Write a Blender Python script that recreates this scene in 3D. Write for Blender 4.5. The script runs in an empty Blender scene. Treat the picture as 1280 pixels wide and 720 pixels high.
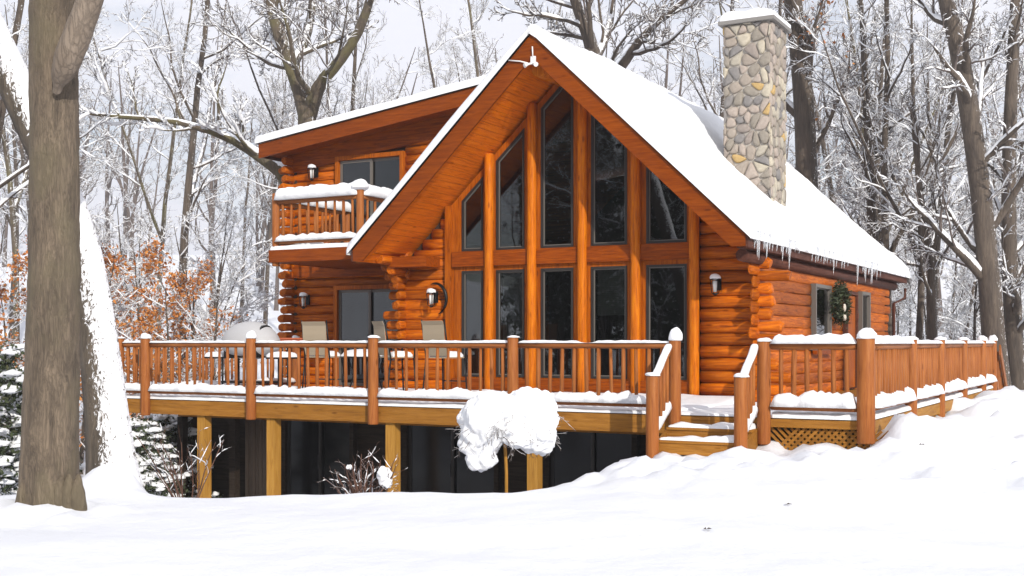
import bpy, math, random
import numpy as np
from mathutils import Vector, noise

# ------------------------------------------------------------------ camera, sky, sun, exposure
SC = bpy.context.scene
COL = SC.collection
FPX, HOR, EYE = 1500.0, 428.0, 1.0            # focal length and horizon in photo pixels, eye height above the deck
TH = math.atan(815 / FPX)                     # how far the cabin is turned
CT, ST = math.cos(TH), math.sin(TH)

cam_d = bpy.data.cameras.new("camera"); cam = bpy.data.objects.new("camera", cam_d); COL.objects.link(cam)
cam.location = (0, 0, EYE); cam.rotation_euler = (math.radians(90), 0, 0)
cam_d.sensor_width = 36; cam_d.lens = 36 * FPX / 1280; cam_d.shift_y = (HOR - 360) / 1280
cam_d.clip_start = .05; cam_d.clip_end = 3000
SC.camera = cam

SUN_UVZ = Vector((.68, -.60, .42)).normalized()
SUN = Vector((SUN_UVZ.x * CT + SUN_UVZ.y * ST, -SUN_UVZ.x * ST + SUN_UVZ.y * CT, SUN_UVZ.z))
sun_d = bpy.data.lights.new("sun", 'SUN'); sun = bpy.data.objects.new("sun", sun_d); COL.objects.link(sun)
sun_d.energy = 4.4; sun_d.angle = math.radians(.6); sun_d.color = (1, .94, .85)
sun.rotation_euler = SUN.to_track_quat('Z', 'Y').to_euler(); sun.location = (10, -20, 30)

world = bpy.data.worlds.new("World"); SC.world = world; world.use_nodes = True
wn, wl = world.node_tree.nodes, world.node_tree.links
bg = wn['Background']; bg.inputs['Strength'].default_value = .1
sky = wn.new('ShaderNodeTexSky'); sky.sky_type = 'NISHITA'; sky.sun_disc = False
sky.sun_elevation = math.asin(SUN.z); sky.sun_rotation = math.atan2(SUN.x, SUN.y)
sky.air_density = 1.0; sky.dust_density = 1.0; sky.ozone_density = 1.0
tc = wn.new('ShaderNodeTexCoord'); mp = wn.new('ShaderNodeMapping'); mp.inputs['Scale'].default_value = (1, 1, 2.6)
cn = wn.new('ShaderNodeTexNoise'); cn.inputs['Scale'].default_value = 3.2; cn.inputs['Detail'].default_value = 6; cn.inputs['Roughness'].default_value = .55
cr = wn.new('ShaderNodeValToRGB'); cr.color_ramp.elements[0].position = .26; cr.color_ramp.elements[1].position = .50
mx = wn.new('ShaderNodeMix'); mx.data_type = 'RGBA'
wl.new(tc.outputs['Generated'], mp.inputs['Vector']); wl.new(mp.outputs[0], cn.inputs['Vector'])
wl.new(cn.outputs['Fac'], cr.inputs['Fac']); wl.new(cr.outputs['Color'], mx.inputs['Factor'])
wl.new(sky.outputs['Color'], mx.inputs['A']); mx.inputs['B'].default_value = (10.2, 10.3, 11.2, 1)
wl.new(mx.outputs['Result'], bg.inputs['Color'])

SC.view_settings.view_transform = 'Standard'; SC.view_settings.look = 'None'
SC.view_settings.exposure = -0.04; SC.view_settings.gamma = 1; SC.view_settings.use_curve_mapping = False
SC.render.engine = 'CYCLES'
SC.cycles.use_denoising = True
SC.cycles.max_bounces = 7; SC.cycles.diffuse_bounces = 3; SC.cycles.glossy_bounces = 3; SC.cycles.transparent_max_bounces = 12; SC.cycles.volume_bounces = 0

# ------------------------------------------------------------------ coordinate helpers
def W(u, v, z=0.0):
    return Vector((u * CT + v * ST, -u * ST + v * CT, z))
def P(x, y, Y):                                # a point of the photo at distance Y
    return Vector(((x - 640) / FPX * Y, Y, EYE + (HOR - y) / FPX * Y))
def sm(x, a, b):
    t = min(1, max(0, (x - a) / (b - a))); return t * t * (3 - 2 * t)
def nz(x, y, z=0.0, s=1.0):
    return noise.noise(Vector((x * s, y * s, z * s)))

# ------------------------------------------------------------------ materials
def new_mat(name):
    m = bpy.data.materials.new(name); m.use_nodes = True
    return m, m.node_tree.nodes, m.node_tree.links, m.node_tree.nodes['Principled BSDF']
def plain(name, col, rough=.6, metal=0, spec=.5):
    m, n, l, b = new_mat(name)
    b.inputs['Base Color'].default_value = (*col, 1); b.inputs['Roughness'].default_value = rough; b.inputs['Metallic'].default_value = metal
    b.inputs['Specular IOR Level'].default_value = spec
    return m
def mapped_noise(n, l, scale3, scale, detail=5, rough=.6, coord='Object', dist=0):
    tc = n.new('ShaderNodeTexCoord'); mp = n.new('ShaderNodeMapping'); mp.inputs['Scale'].default_value = scale3
    t = n.new('ShaderNodeTexNoise'); t.inputs['Scale'].default_value = scale; t.inputs['Detail'].default_value = detail
    t.inputs['Roughness'].default_value = rough; t.inputs['Distortion'].default_value = dist
    l.new(tc.outputs[coord], mp.inputs['Vector']); l.new(mp.outputs[0], t.inputs['Vector'])
    return t, mp
def ramp(n, l, src, stops):
    r = n.new('ShaderNodeValToRGB'); e = r.color_ramp.elements
    while len(e) < len(stops): e.new(.5)
    for k, (p, c) in enumerate(stops):
        e[k].position = p; e[k].color = (*c, 1)
    l.new(src, r.inputs['Fac']); return r
def mixc(n, l, fac, a, b, blend='MIX'):
    m = n.new('ShaderNodeMix'); m.data_type = 'RGBA'; m.blend_type = blend
    if isinstance(fac, (int, float)): m.inputs['Factor'].default_value = fac
    else: l.new(fac, m.inputs['Factor'])
    for k, s in (('A', a), ('B', b)):
        if isinstance(s, tuple): m.inputs[k].default_value = (*s, 1)
        else: l.new(s, m.inputs[k])
    return m.outputs['Result']
def bump(n, l, b, src, strength, dist, prev=None):
    k = n.new('ShaderNodeBump'); k.inputs['Strength'].default_value = strength; k.inputs['Distance'].default_value = dist
    l.new(src, k.inputs['Height'])
    if prev: l.new(prev.outputs[0], k.inputs['Normal'])
    l.new(k.outputs[0], b.inputs['Normal']); return k

def wood(name, axis, dark, mid, light, rough=.45, island=.48, plank=None):
    """stained timber with its grain along one axis and knots, each board a little different"""
    m, n, l, b = new_mat(name)
    s = {'x': (.7, 9, 9), 'y': (9, .7, 9), 'z': (9, 9, .7)}[axis]
    t, _ = mapped_noise(n, l, s, 3.2, 7, .65, dist=.6)
    r = ramp(n, l, t.outputs['Fac'], [(.28, dark), (.48, mid), (.72, light)])
    big, _ = mapped_noise(n, l, tuple(.35 if q < 1 else .9 for q in s), 1.6, 3)
    c = mixc(n, l, .35, r.outputs['Color'], ramp(n, l, big.outputs['Fac'], [(.3, (.35, .30, .26)), (.7, (1, 1, 1))]).outputs['Color'], 'MULTIPLY')
    v = n.new('ShaderNodeTexVoronoi'); v.inputs['Scale'].default_value = 2.3
    mpk = n.new('ShaderNodeMapping'); tck = n.new('ShaderNodeTexCoord'); mpk.inputs['Scale'].default_value = tuple(.7 if q < 1 else 2.1 for q in s)
    l.new(tck.outputs['Object'], mpk.inputs['Vector']); l.new(mpk.outputs[0], v.inputs['Vector'])
    kn = ramp(n, l, v.outputs['Distance'], [(.05, (.25, .16, .10)), (.12, (1, 1, 1))])
    c = mixc(n, l, .6, c, kn.outputs['Color'], 'MULTIPLY')
    g = n.new('ShaderNodeNewGeometry')
    ri = ramp(n, l, g.outputs['Random Per Island'], [(0, (1 - island,) * 3), (1, (1, 1, 1))])
    c = mixc(n, l, 1.0, c, ri.outputs['Color'], 'MULTIPLY')
    prev = bump(n, l, b, t.outputs['Fac'], .35, .02)
    if plank:                                   # tongue and groove joints
        ax, w = plank
        tc2 = n.new('ShaderNodeTexCoord'); sx = n.new('ShaderNodeSeparateXYZ'); l.new(tc2.outputs['Object'], sx.inputs[0])
        mm = n.new('ShaderNodeMath'); mm.operation = 'MULTIPLY'; mm.inputs[1].default_value = 1 / w; l.new(sx.outputs[ax], mm.inputs[0])
        fr = n.new('ShaderNodeMath'); fr.operation = 'FRACT'; l.new(mm.outputs[0], fr.inputs[0])
        gp = ramp(n, l, fr.outputs[0], [(0, (.25, .2, .2)), (.05, (1, 1, 1))])
        c = mixc(n, l, .8, c, gp.outputs['Color'], 'MULTIPLY')
        bump(n, l, b, gp.outputs['Color'], .6, .02, prev)
    l.new(c, b.inputs['Base Color']); b.inputs['Roughness'].default_value = rough; b.inputs['Specular IOR Level'].default_value = .12
    return m

M = {}
OD, OM, OL = (.20, .038, .002), (.58, .128, .003), (.88, .25, .006)
M['log_x'] = wood('stained_log', 'x', OD, OM, OL)
M['log_y'] = wood('stained_side_log', 'y', OD, OM, (.90, .26, .008))
M['post_z'] = wood('stained_post', 'z', (.32, .072, .003), (.68, .17, .004), (.90, .29, .009), .38)
M['trim_x'] = wood('stained_trim', 'x', (.13, .024, .002), (.31, .060, .002), (.50, .115, .003), .42)
M['trim_z'] = wood('stained_upright_trim', 'z', (.22, .046, .002), (.46, .104, .003), (.66, .18, .005), .42)
M['fascia'] = wood('stained_rake_board', 'x', (.15, .028, .002), (.23, .046, .002), (.31, .070, .003), .42, .1)
M['soffit'] = wood('soffit_boards', 'y', (.48, .10, .003), (.78, .175, .004), (.90, .25, .007), .45, .05, ('X', .1))
M['dark_trim'] = wood('dark_brown_eave_board', 'y', (.07, .025, .018), (.12, .045, .03), (.18, .075, .05), .6)  # dark red-brown timber, mostly at the eaves
M['rail_x'] = wood('railing_timber', 'x', (.24, .075, .022), (.36, .125, .035), (.46, .18, .055), .55, .3)
M['rail_y'] = wood('railing_timber_side', 'y', (.24, .075, .022), (.36, .125, .035), (.46, .18, .055), .55, .3)
M['rail_z'] = wood('railing_upright', 'z', (.25, .075, .02), (.38, .125, .032), (.50, .19, .05), .5, .35)
M['lumber_x'] = wood('treated_lumber', 'x', (.24, .10, .018), (.36, .155, .024), (.46, .21, .04), .6, .3)
M['lumber_y'] = wood('treated_side_lumber', 'y', (.30, .13, .025), (.42, .20, .035), (.52, .27, .06), .6, .25)
M['lumber_z'] = wood('treated_post', 'z', (.32, .15, .03), (.46, .23, .04), (.56, .31, .07), .6, .25)
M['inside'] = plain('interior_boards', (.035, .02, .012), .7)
M['basement'] = wood('dark_siding_and_deck_shade', 'x', (.018, .012, .009), (.036, .026, .019), (.06, .044, .032), .7)  # dark siding; also under-deck shade as colour on pier, rear posts, frames
M['black_metal'] = plain('black_metal', (.012, .012, .013), .4, .6)
M['dark_frame'] = plain('bronze_window_frame', (.03, .027, .025), .45, .3)
M['gray_frame'] = plain('grey_window_frame', (.13, .115, .10), .5)
M['brass'] = plain('tan_frame', (.45, .30, .12), .45)
M['blind'] = plain('blind_cloth', (.62, .62, .58), .8)
M['curtain'] = plain('curtain_cloth', (.16, .12, .09), .9)
M['sling'] = plain('tan_sling_fabric', (.33, .27, .19), .8)
M['concrete'] = plain('concrete_cap', (.20, .19, .18), .8)
M['mortar'] = plain('mortar', (.40, .37, .33), .9)
M['terracotta'] = plain('terracotta', (.5, .12, .05), .8)
M['basement_glass'] = plain('shaded_basement_glass', (.006, .006, .007), .12, 0, .3)  # near-black panes: the shade under the deck is put into their colour
M['white_paint'] = plain('white_enamel', (.8, .8, .78), .4)
M['green_dark'] = plain('evergreen_needles', (.035, .06, .02), .7)
M['red_bow'] = plain('pale_ribbon', (.55, .5, .42), .7)

def glass_mat(name, tint):
    m, n, l, b = new_mat(name); n.remove(b)
    out = n['Material Output']
    tr = n.new('ShaderNodeBsdfTransparent'); tr.inputs[0].default_value = (*tint, 1)
    gl = n.new('ShaderNodeBsdfGlossy'); gl.inputs['Roughness'].default_value = .015; gl.inputs['Color'].default_value = (.95, .97, 1, 1)
    fr = n.new('ShaderNodeFresnel'); fr.inputs['IOR'].default_value = 1.7
    nzt, _ = mapped_noise(n, l, (1, 1, 1), 1.3, 2)
    bp = n.new('ShaderNodeBump'); bp.inputs['Strength'].default_value = .015; bp.inputs['Distance'].default_value = .05
    l.new(nzt.outputs['Fac'], bp.inputs['Height']); l.new(bp.outputs[0], gl.inputs['Normal'])
    ms = n.new('ShaderNodeMixShader'); l.new(fr.outputs[0], ms.inputs[0]); l.new(tr.outputs[0], ms.inputs[1]); l.new(gl.outputs[0], ms.inputs[2])
    l.new(ms.outputs[0], out.inputs['Surface']); return m
M['glass'] = glass_mat('window_glass', (.50, .52, .51))
M['dark_glass'] = glass_mat('tinted_door_glass', (.10, .11, .11))

def snow_mat(name, base=(.80, .815, .84), b1=.35, sc=9):
    m, n, l, b = new_mat(name)
    b.inputs['Base Color'].default_value = (*base, 1); b.inputs['Roughness'].default_value = .75
    b.inputs['Specular IOR Level'].default_value = .25
    t, _ = mapped_noise(n, l, (1, 1, 1), sc, 6, .6)
    p = bump(n, l, b, t.outputs['Fac'], b1, .05)
    t2, _ = mapped_noise(n, l, (1, 1, 1), 90, 3, .6)
    bump(n, l, b, t2.outputs['Fac'], .25, .01, p)
    return m
M['snow'] = snow_mat('snow')
M['ground_snow'] = snow_mat('ground_snow', (.75, .77, .81), .5, 3.0)
m, n, l, b = new_mat('icicle_ice'); M['ice'] = m
b.inputs['Base Color'].default_value = (.80, .82, .84, 1); b.inputs['Roughness'].default_value = .15
b.inputs['Transmission Weight'].default_value = .8; b.inputs['IOR'].default_value = 1.31

def bark(name, dark, light, snowamt=.5, scale=7, moss=None, plaster=0.0):
    """fissured bark; snow lies where the surface looks up, and sticks in patches to the windward side"""
    m, n, l, b = new_mat(name)
    t, _ = mapped_noise(n, l, (1, 1, .22), scale, 8, .7, dist=.8)
    v = n.new('ShaderNodeTexVoronoi'); v.feature = 'DISTANCE_TO_EDGE'; v.inputs['Scale'].default_value = scale * 5
    tcv = n.new('ShaderNodeTexCoord'); mpv = n.new('ShaderNodeMapping'); mpv.inputs['Scale'].default_value = (1, 1, .10)
    mixv = n.new('ShaderNodeVectorMath'); mixv.operation = 'ADD'
    l.new(tcv.outputs['Object'], mpv.inputs['Vector']); l.new(mpv.outputs[0], mixv.inputs[0])
    sc2 = n.new('ShaderNodeVectorMath'); sc2.operation = 'SCALE'; sc2.inputs['Scale'].default_value = .12
    l.new(t.outputs['Color'], sc2.inputs[0]); l.new(sc2.outputs[0], mixv.inputs[1]); l.new(mixv.outputs[0], v.inputs['Vector'])
    r = ramp(n, l, t.outputs['Fac'], [(.3, dark), (.68, light)])
    cr_ = ramp(n, l, v.outputs['Distance'], [(0, (.62,) * 3), (.16, (1,) * 3)])
    c = mixc(n, l, .7, r.outputs['Color'], cr_.outputs['Color'], 'MULTIPLY')
    if moss:
        t3, _ = mapped_noise(n, l, (1, 1, .6), 1.7, 4)
        c = mixc(n, l, ramp(n, l, t3.outputs['Fac'], [(.48, (0, 0, 0)), (.62, (.8, .8, .8))]).outputs['Color'], c, moss)
    if snowamt > 0 or plaster > 0:
        g = n.new('ShaderNodeNewGeometry'); sx = n.new('ShaderNodeSeparateXYZ'); l.new(g.outputs['Normal'], sx.inputs[0])
        t4, _ = mapped_noise(n, l, (1, 1, .7), 5.5, 5, .7)
        a = n.new('ShaderNodeMath'); a.operation = 'MULTIPLY_ADD'; a.inputs[1].default_value = 1.0; l.new(sx.outputs['Z'], a.inputs[0])
        s2 = n.new('ShaderNodeMath'); s2.operation = 'SUBTRACT'; s2.inputs[1].default_value = .5; l.new(t4.outputs['Fac'], s2.inputs[0]); l.new(s2.outputs[0], a.inputs[2])
        rr = ramp(n, l, a.outputs[0], [(.62 - .5 * snowamt, (0, 0, 0)), (.70 - .5 * snowamt, (1, 1, 1))])
        fac = rr.outputs['Color']
        if plaster > 0:
            dp = n.new('ShaderNodeVectorMath'); dp.operation = 'DOT_PRODUCT'; dp.inputs[1].default_value = Vector((.75, -.6, .25)).normalized()
            l.new(g.outputs['Normal'], dp.inputs[0])
            a2 = n.new('ShaderNodeMath'); a2.operation = 'MULTIPLY_ADD'; a2.inputs[1].default_value = .36; l.new(dp.outputs['Value'], a2.inputs[0])
            t5, _ = mapped_noise(n, l, (1, 1, .5), 17, 6, .75, dist=1.5); l.new(t5.outputs['Fac'], a2.inputs[2])
            r5 = ramp(n, l, a2.outputs[0], [(.98 - .22 * plaster, (0, 0, 0)), (1.01 - .22 * plaster, (1, 1, 1))])
            mxx = n.new('ShaderNodeMath'); mxx.operation = 'MAXIMUM'; l.new(fac, mxx.inputs[0]); l.new(r5.outputs['Color'], mxx.inputs[1]); fac = mxx.outputs[0]
        c = mixc(n, l, fac, c, (.86, .87, .9))
    l.new(c, b.inputs['Base Color']); b.inputs['Roughness'].default_value = .85
    p = bump(n, l, b, t.outputs['Fac'], .6, .04); bump(n, l, b, cr_.outputs['Color'], .5, .03, p)
    return m
M['bark_big'] = bark('grey_brown_bark', (.058, .043, .030), (.195, .148, .102), 0, 8, (.13, .105, .065))
M['bark_pale'] = bark('pale_stripped_wood', (.15, .115, .085), (.25, .20, .155), 0, 4)
M['bark_plaster'] = bark('snow_plastered_bark', (.05, .04, .03), (.14, .11, .08), .5, 7, None, 1.18)
M['bark_moss'] = bark('mossy_bark', (.05, .04, .028), (.15, .115, .08), .6, 3, (.12, .105, .045), .35)
M['bark_dark'] = bark('dark_bark', (.04, .03, .025), (.13, .10, .075), .6, 3, None, .25)
M['twig'] = bark('twig_bark', (.085, .068, .062), (.17, .135, .12), .15, 3)
M['twig_red'] = bark('red_twig_bark', (.07, .035, .025), (.17, .08, .05), .3, 3)

def leaf_mat(name, cols):
    m, n, l, b = new_mat(name)
    g = n.new('ShaderNodeNewGeometry')
    k = len(cols); r = ramp(n, l, g.outputs['Random Per Island'], [(i / (k - 1), c) for i, c in enumerate(cols)])
    l.new(r.outputs['Color'], b.inputs['Base Color']); b.inputs['Roughness'].default_value = .8
    return m
M['dead_leaf'] = leaf_mat('dead_oak_leaves', [(.52, .16, .02), (.36, .12, .025), (.58, .24, .05), (.27, .09, .03)])
M['needle'] = leaf_mat('conifer_foliage', [(.02, .03, .012), (.045, .06, .02), (.03, .045, .02), (.07, .075, .035)])
M['stone'] = None
m, n, l, b = new_mat('fieldstone'); M['stone'] = m
g = n.new('ShaderNodeNewGeometry')
r = ramp(n, l, g.outputs['Random Per Island'], [(0, (.24, .215, .18)), (.16, (.36, .33, .27)), (.3, (.19, .18, .175)), (.45, (.42, .38, .30)), (.6, (.29, .25, .21)), (.74, (.34, .29, .25)), (.92, (.42, .29, .12)), (.96, (.25, .215, .19))])
r.color_ramp.interpolation = 'CONSTANT'
t, _ = mapped_noise(n, l, (1, 1, 1), 14, 6, .65)
c = mixc(n, l, .5, r.outputs['Color'], ramp(n, l, t.outputs['Fac'], [(.3, (.72, .68, .66)), (.7, (1.3, 1.3, 1.3))]).outputs['Color'], 'MULTIPLY')
l.new(c, b.inputs['Base Color']); b.inputs['Roughness'].default_value = .8; bump(n, l, b, t.outputs['Fac'], .5, .02)

# ------------------------------------------------------------------ mesh builder
class MB:
    def __init__(self): self.v = []; self.f = []; self.s = []
    def add(self, vs, fs, smooth=False):
        o = len(self.v); self.v.extend(tuple(p) for p in vs)
        for f in fs: self.f.append(tuple(i + o for i in f)); self.s.append(smooth)
        return self
    def box(self, a, b, jit=0):
        x0, y0, z0 = (min(a[i], b[i]) for i in range(3)); x1, y1, z1 = (max(a[i], b[i]) for i in range(3))
        vs = [(x0, y0, z0), (x1, y0, z0), (x1, y1, z0), (x0, y1, z0), (x0, y0, z1), (x1, y0, z1), (x1, y1, z1), (x0, y1, z1)]
        return self.add(vs, [(0, 3, 2, 1), (4, 5, 6, 7), (0, 1, 5, 4), (1, 2, 6, 5), (2, 3, 7, 6), (3, 0, 4, 7)])
    def prism(self, poly, axis, a, b):
        """polygon extruded along an axis: 'y' poly=(x,z); 'x' poly=(y,z); 'z' poly=(x,y)"""
        k = len(poly)
        mk = {'y': lambda p, t: (p[0], t, p[1]), 'x': lambda p, t: (t, p[0], p[1]), 'z': lambda p, t: (p[0], p[1], t)}[axis]
        vs = [mk(p, a) for p in poly] + [mk(p, b) for p in poly]
        fs = [tuple(range(k)), tuple(range(2 * k - 1, k - 1, -1))] + [(i, i + k, (i + 1) % k + k, (i + 1) % k) for i in range(k)]
        return self.add(vs, fs)
    def ring(self, outer, inner, axis, a, b):
        k = len(outer)
        mk = {'y': lambda p, t: (p[0], t, p[1]), 'x': lambda p, t: (t, p[0], p[1])}[axis]
        vs = [mk(p, a) for p in outer] + [mk(p, a) for p in inner] + [mk(p, b) for p in outer] + [mk(p, b) for p in inner]
        fs = []
        for i in range(k):
            j = (i + 1) % k
            fs += [(i, j, j + k, i + k), (i + 2 * k, i + 3 * k, j + 3 * k, j + 2 * k), (i, i + 2 * k, j + 2 * k, j), (i + k, j + k, j + 3 * k, i + 3 * k)]
        return self.add(vs, fs)
    def tube(self, pts, rads, k=8, caps=True, ref=None, squash=None):
        pts = [Vector(p) for p in pts]; n = len(pts)
        if not hasattr(rads, '__len__'): rads = [rads] * n
        vs = []
        for i, p in enumerate(pts):
            t = (pts[min(i + 1, n - 1)] - pts[max(i - 1, 0)]).normalized()
            rf = Vector(ref) if ref else (Vector((0, 0, 1)) if abs(t.z) < .8 else Vector((1, 0, 0)))
            a = t.cross(rf).normalized(); b_ = a.cross(t).normalized()
            for j in range(k):
                g = 2 * math.pi * (j + .5) / k
                q = a * math.cos(g) * rads[i] * (squash[0] if squash else 1) + b_ * math.sin(g) * rads[i] * (squash[1] if squash else 1)
                vs.append(p + q)
        fs = [(i * k + j, i * k + (j + 1) % k, (i + 1) * k + (j + 1) % k, (i + 1) * k + j) for i in range(n - 1) for j in range(k)]
        self.add(vs, fs, True)
        if caps:
            o = len(self.v) - len(vs)
            self.f.append(tuple(o + j for j in range(k))[::-1]); self.s.append(False)
            self.f.append(tuple(o + (n - 1) * k + j for j in range(k))); self.s.append(False)
        return self
    def slab(self, x0, x1, nx, y0, y1, ny, bot, thick, r=.1, noedge=''):
        """a lying layer (snow): bottom follows bot(x,y), its thickness rounds off to the edges"""
        vs = []
        for j in range(ny + 1):
            for i in range(nx + 1):
                # bunch grid lines at the edges
                a = i / nx; c = j / ny
                x = x0 + (x1 - x0) * a; y = y0 + (y1 - y0) * c
                if nx > 6 and i == 1: x = x0 + (x1 - x0) * min(a, r * .3 / abs(x1 - x0))
                if nx > 6 and i == nx - 1: x = x1 - (x1 - x0) * min(1 - a, r * .3 / abs(x1 - x0))
                if ny > 6 and j == 1: y = y0 + (y1 - y0) * min(c, r * .3 / abs(y1 - y0))
                if ny > 6 and j == ny - 1: y = y1 - (y1 - y0) * min(1 - c, r * .3 / abs(y1 - y0))
                ds = [9]
                if 'l' not in noedge: ds.append(abs(x - x0))
                if 'r' not in noedge: ds.append(abs(x1 - x))
                if 'f' not in noedge: ds.append(abs(y - y0))
                if 'b' not in noedge: ds.append(abs(y1 - y))
                d = min(ds); e = 1 if d >= r else math.sqrt(max(0, 1 - (1 - d / r) ** 2))
                t = max(.002, thick(x, y)) * (.35 + .65 * e)
                vs.append((x, y, bot(x, y) + t))
        nv = len(vs); row = nx + 1
        fs = [(j * row + i, j * row + i + 1, (j + 1) * row + i + 1, (j + 1) * row + i) for j in range(ny) for i in range(nx)]
        per = [i for i in range(nx + 1)] + [j * row + nx for j in range(1, ny + 1)] + [ny * row + i for i in range(nx - 1, -1, -1)] + [j * row for j in range(ny - 1, 0, -1)]
        low = []
        for q in per:
            x, y, _ = vs[q]; vs.append((x, y, bot(x, y) + .0)); low.append(len(vs) - 1)
        k = len(per)
        self.add(vs, fs + [(per[(i + 1) % k], per[i], low[i], low[(i + 1) % k]) for i in range(k)], True)
        return self
    def strip(self, p0, p1, w, h, seed=0, step=.06, rag=.35, gaps=0, side=None):
        """a ridge of snow lying along a rail from p0 to p1"""
        p0 = Vector(p0); p1 = Vector(p1); L = (p1 - p0).length; n = max(3, int(L / step))
        d = (p1 - p0).normalized(); a = d.cross(Vector((0, 0, 1))).normalized(); K = 7
        vs = []
        for i in range(n + 1):
            p = p0.lerp(p1, i / n); s = i / n * L
            e = min(1, math.sqrt(min(s, L - s) / .08 + .02))
            q = noise.noise(Vector((s * 2.1 + seed * 7.7, seed, 0))) * .6 + noise.noise(Vector((s * 7 + seed * 3.1, seed * 2, 5))) * .5 + noise.noise(Vector((s * 19 + seed, 0, 9))) * .25
            f = max(.04, 1 + rag * 2 * q)
            if gaps: f *= max(.05, sm(noise.noise(Vector((s * 1.3 + seed * 5, 3, seed))) + .5 - gaps, -.08, .12))
            hh = h * f * e; ww = w * (.75 + .25 * min(1, f)) * (.6 + .4 * e)
            off = a * (w * .12 * noise.noise(Vector((s * 3, seed, 2))))
            for j in range(K):
                t = -1 + 2 * j / (K - 1)
                vs.append(p + off + a * (ww / 2 * t) + Vector((0, 0, hh * (1 - abs(t) ** 2.6) ** .6)))
        fs = [(i * K + j, i * K + j + 1, (i + 1) * K + j + 1, (i + 1) * K + j) for i in range(n) for j in range(K - 1)]
        fs += [(i * K + K - 1, i * K, (i + 1) * K, (i + 1) * K + K - 1) for i in range(n)]
        fs += [tuple(range(K))[::-1], tuple(n * K + j for j in range(K))]
        return self.add(vs, fs, True)
    def blob(self, c, r, seed=0, amp=.25, sub=2, flat=1.0, freq=1.6):
        V, F = ICO[sub]; c = Vector(c)
        rr = r if hasattr(r, '__len__') else (r, r, r)
        vs = []
        for p in V:
            q = 1 + amp * noise.noise(p * freq + Vector((seed * 3.3, seed, seed * 1.7))) * 2
            z = p.z * rr[2] * q
            if z < 0: z *= flat
            vs.append(c + Vector((p.x * rr[0] * q, p.y * rr[1] * q, z)))
        return self.add(vs, F, True)
    def build(self, name, mat, parent=None):
        me = bpy.data.meshes.new(name)
        o3 = Vector(root_origin(parent)) if parent else Vector((0, 0, 0))
        me.from_pydata([(p[0] - o3.x, p[1] - o3.y, p[2] - o3.z) for p in self.v], [], self.f)
        me.polygons.foreach_set('use_smooth', self.s); me.materials.append(mat); me.update()
        ob = bpy.data.objects.new(name, me); COL.objects.link(ob)
        if parent: ob.parent = parent
        return ob

def _ico():
    t = (1 + 5 ** .5) / 2
    V = [Vector(p).normalized() for p in [(-1, t, 0), (1, t, 0), (-1, -t, 0), (1, -t, 0), (0, -1, t), (0, 1, t), (0, -1, -t), (0, 1, -t), (t, 0, -1), (t, 0, 1), (-t, 0, -1), (-t, 0, 1)]]
    F = [(0, 11, 5), (0, 5, 1), (0, 1, 7), (0, 7, 10), (0, 10, 11), (1, 5, 9), (5, 11, 4), (11, 10, 2), (10, 7, 6), (7, 1, 8), (3, 9, 4), (3, 4, 2), (3, 2, 6), (3, 6, 8), (3, 8, 9), (4, 9, 5), (2, 4, 11), (6, 2, 10), (8, 6, 7), (9, 8, 1)]
    out = [(V, F)]
    for _ in range(3):
        V = list(V); cache = {}; F2 = []
        def mid(a, b):
            k = (min(a, b), max(a, b))
            if k not in cache: V.append(((V[a] + V[b]) / 2).normalized()); cache[k] = len(V) - 1
            return cache[k]
        for a, b, c in F:
            x, y, z = mid(a, b), mid(b, c), mid(c, a); F2 += [(a, x, z), (b, y, x), (c, z, y), (x, y, z)]
        F = F2; out.append((V, F))
    return out
ICO = _ico()

ORIG = {}
def root_origin(o):
    while o.parent: o = o.parent
    return ORIG.get(o.name, (0, 0, 0))
def thing(name, label, cat, origin, group=None, house=True):
    """an Empty at the thing's base; its parts are built in cabin coordinates (u, v, z) or, house=False, in world ones"""
    o = bpy.data.objects.new(name, None); COL.objects.link(o); o.empty_display_size = .2
    o.location = W(*origin) if house else Vector(origin)
    if house: o.rotation_euler = (0, 0, -TH)
    o['label'] = label; o['category'] = cat
    if group: o['group'] = group
    ORIG[o.name] = tuple(origin)
    return o
def copy_tree(o, parent=None):
    c = o.copy(); COL.objects.link(c)
    if parent: c.parent = parent
    for ch in [q for q in o.children]: copy_tree(ch, c)
    return c
def struct(o, kind='structure'):
    o['kind'] = kind; return o

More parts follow.
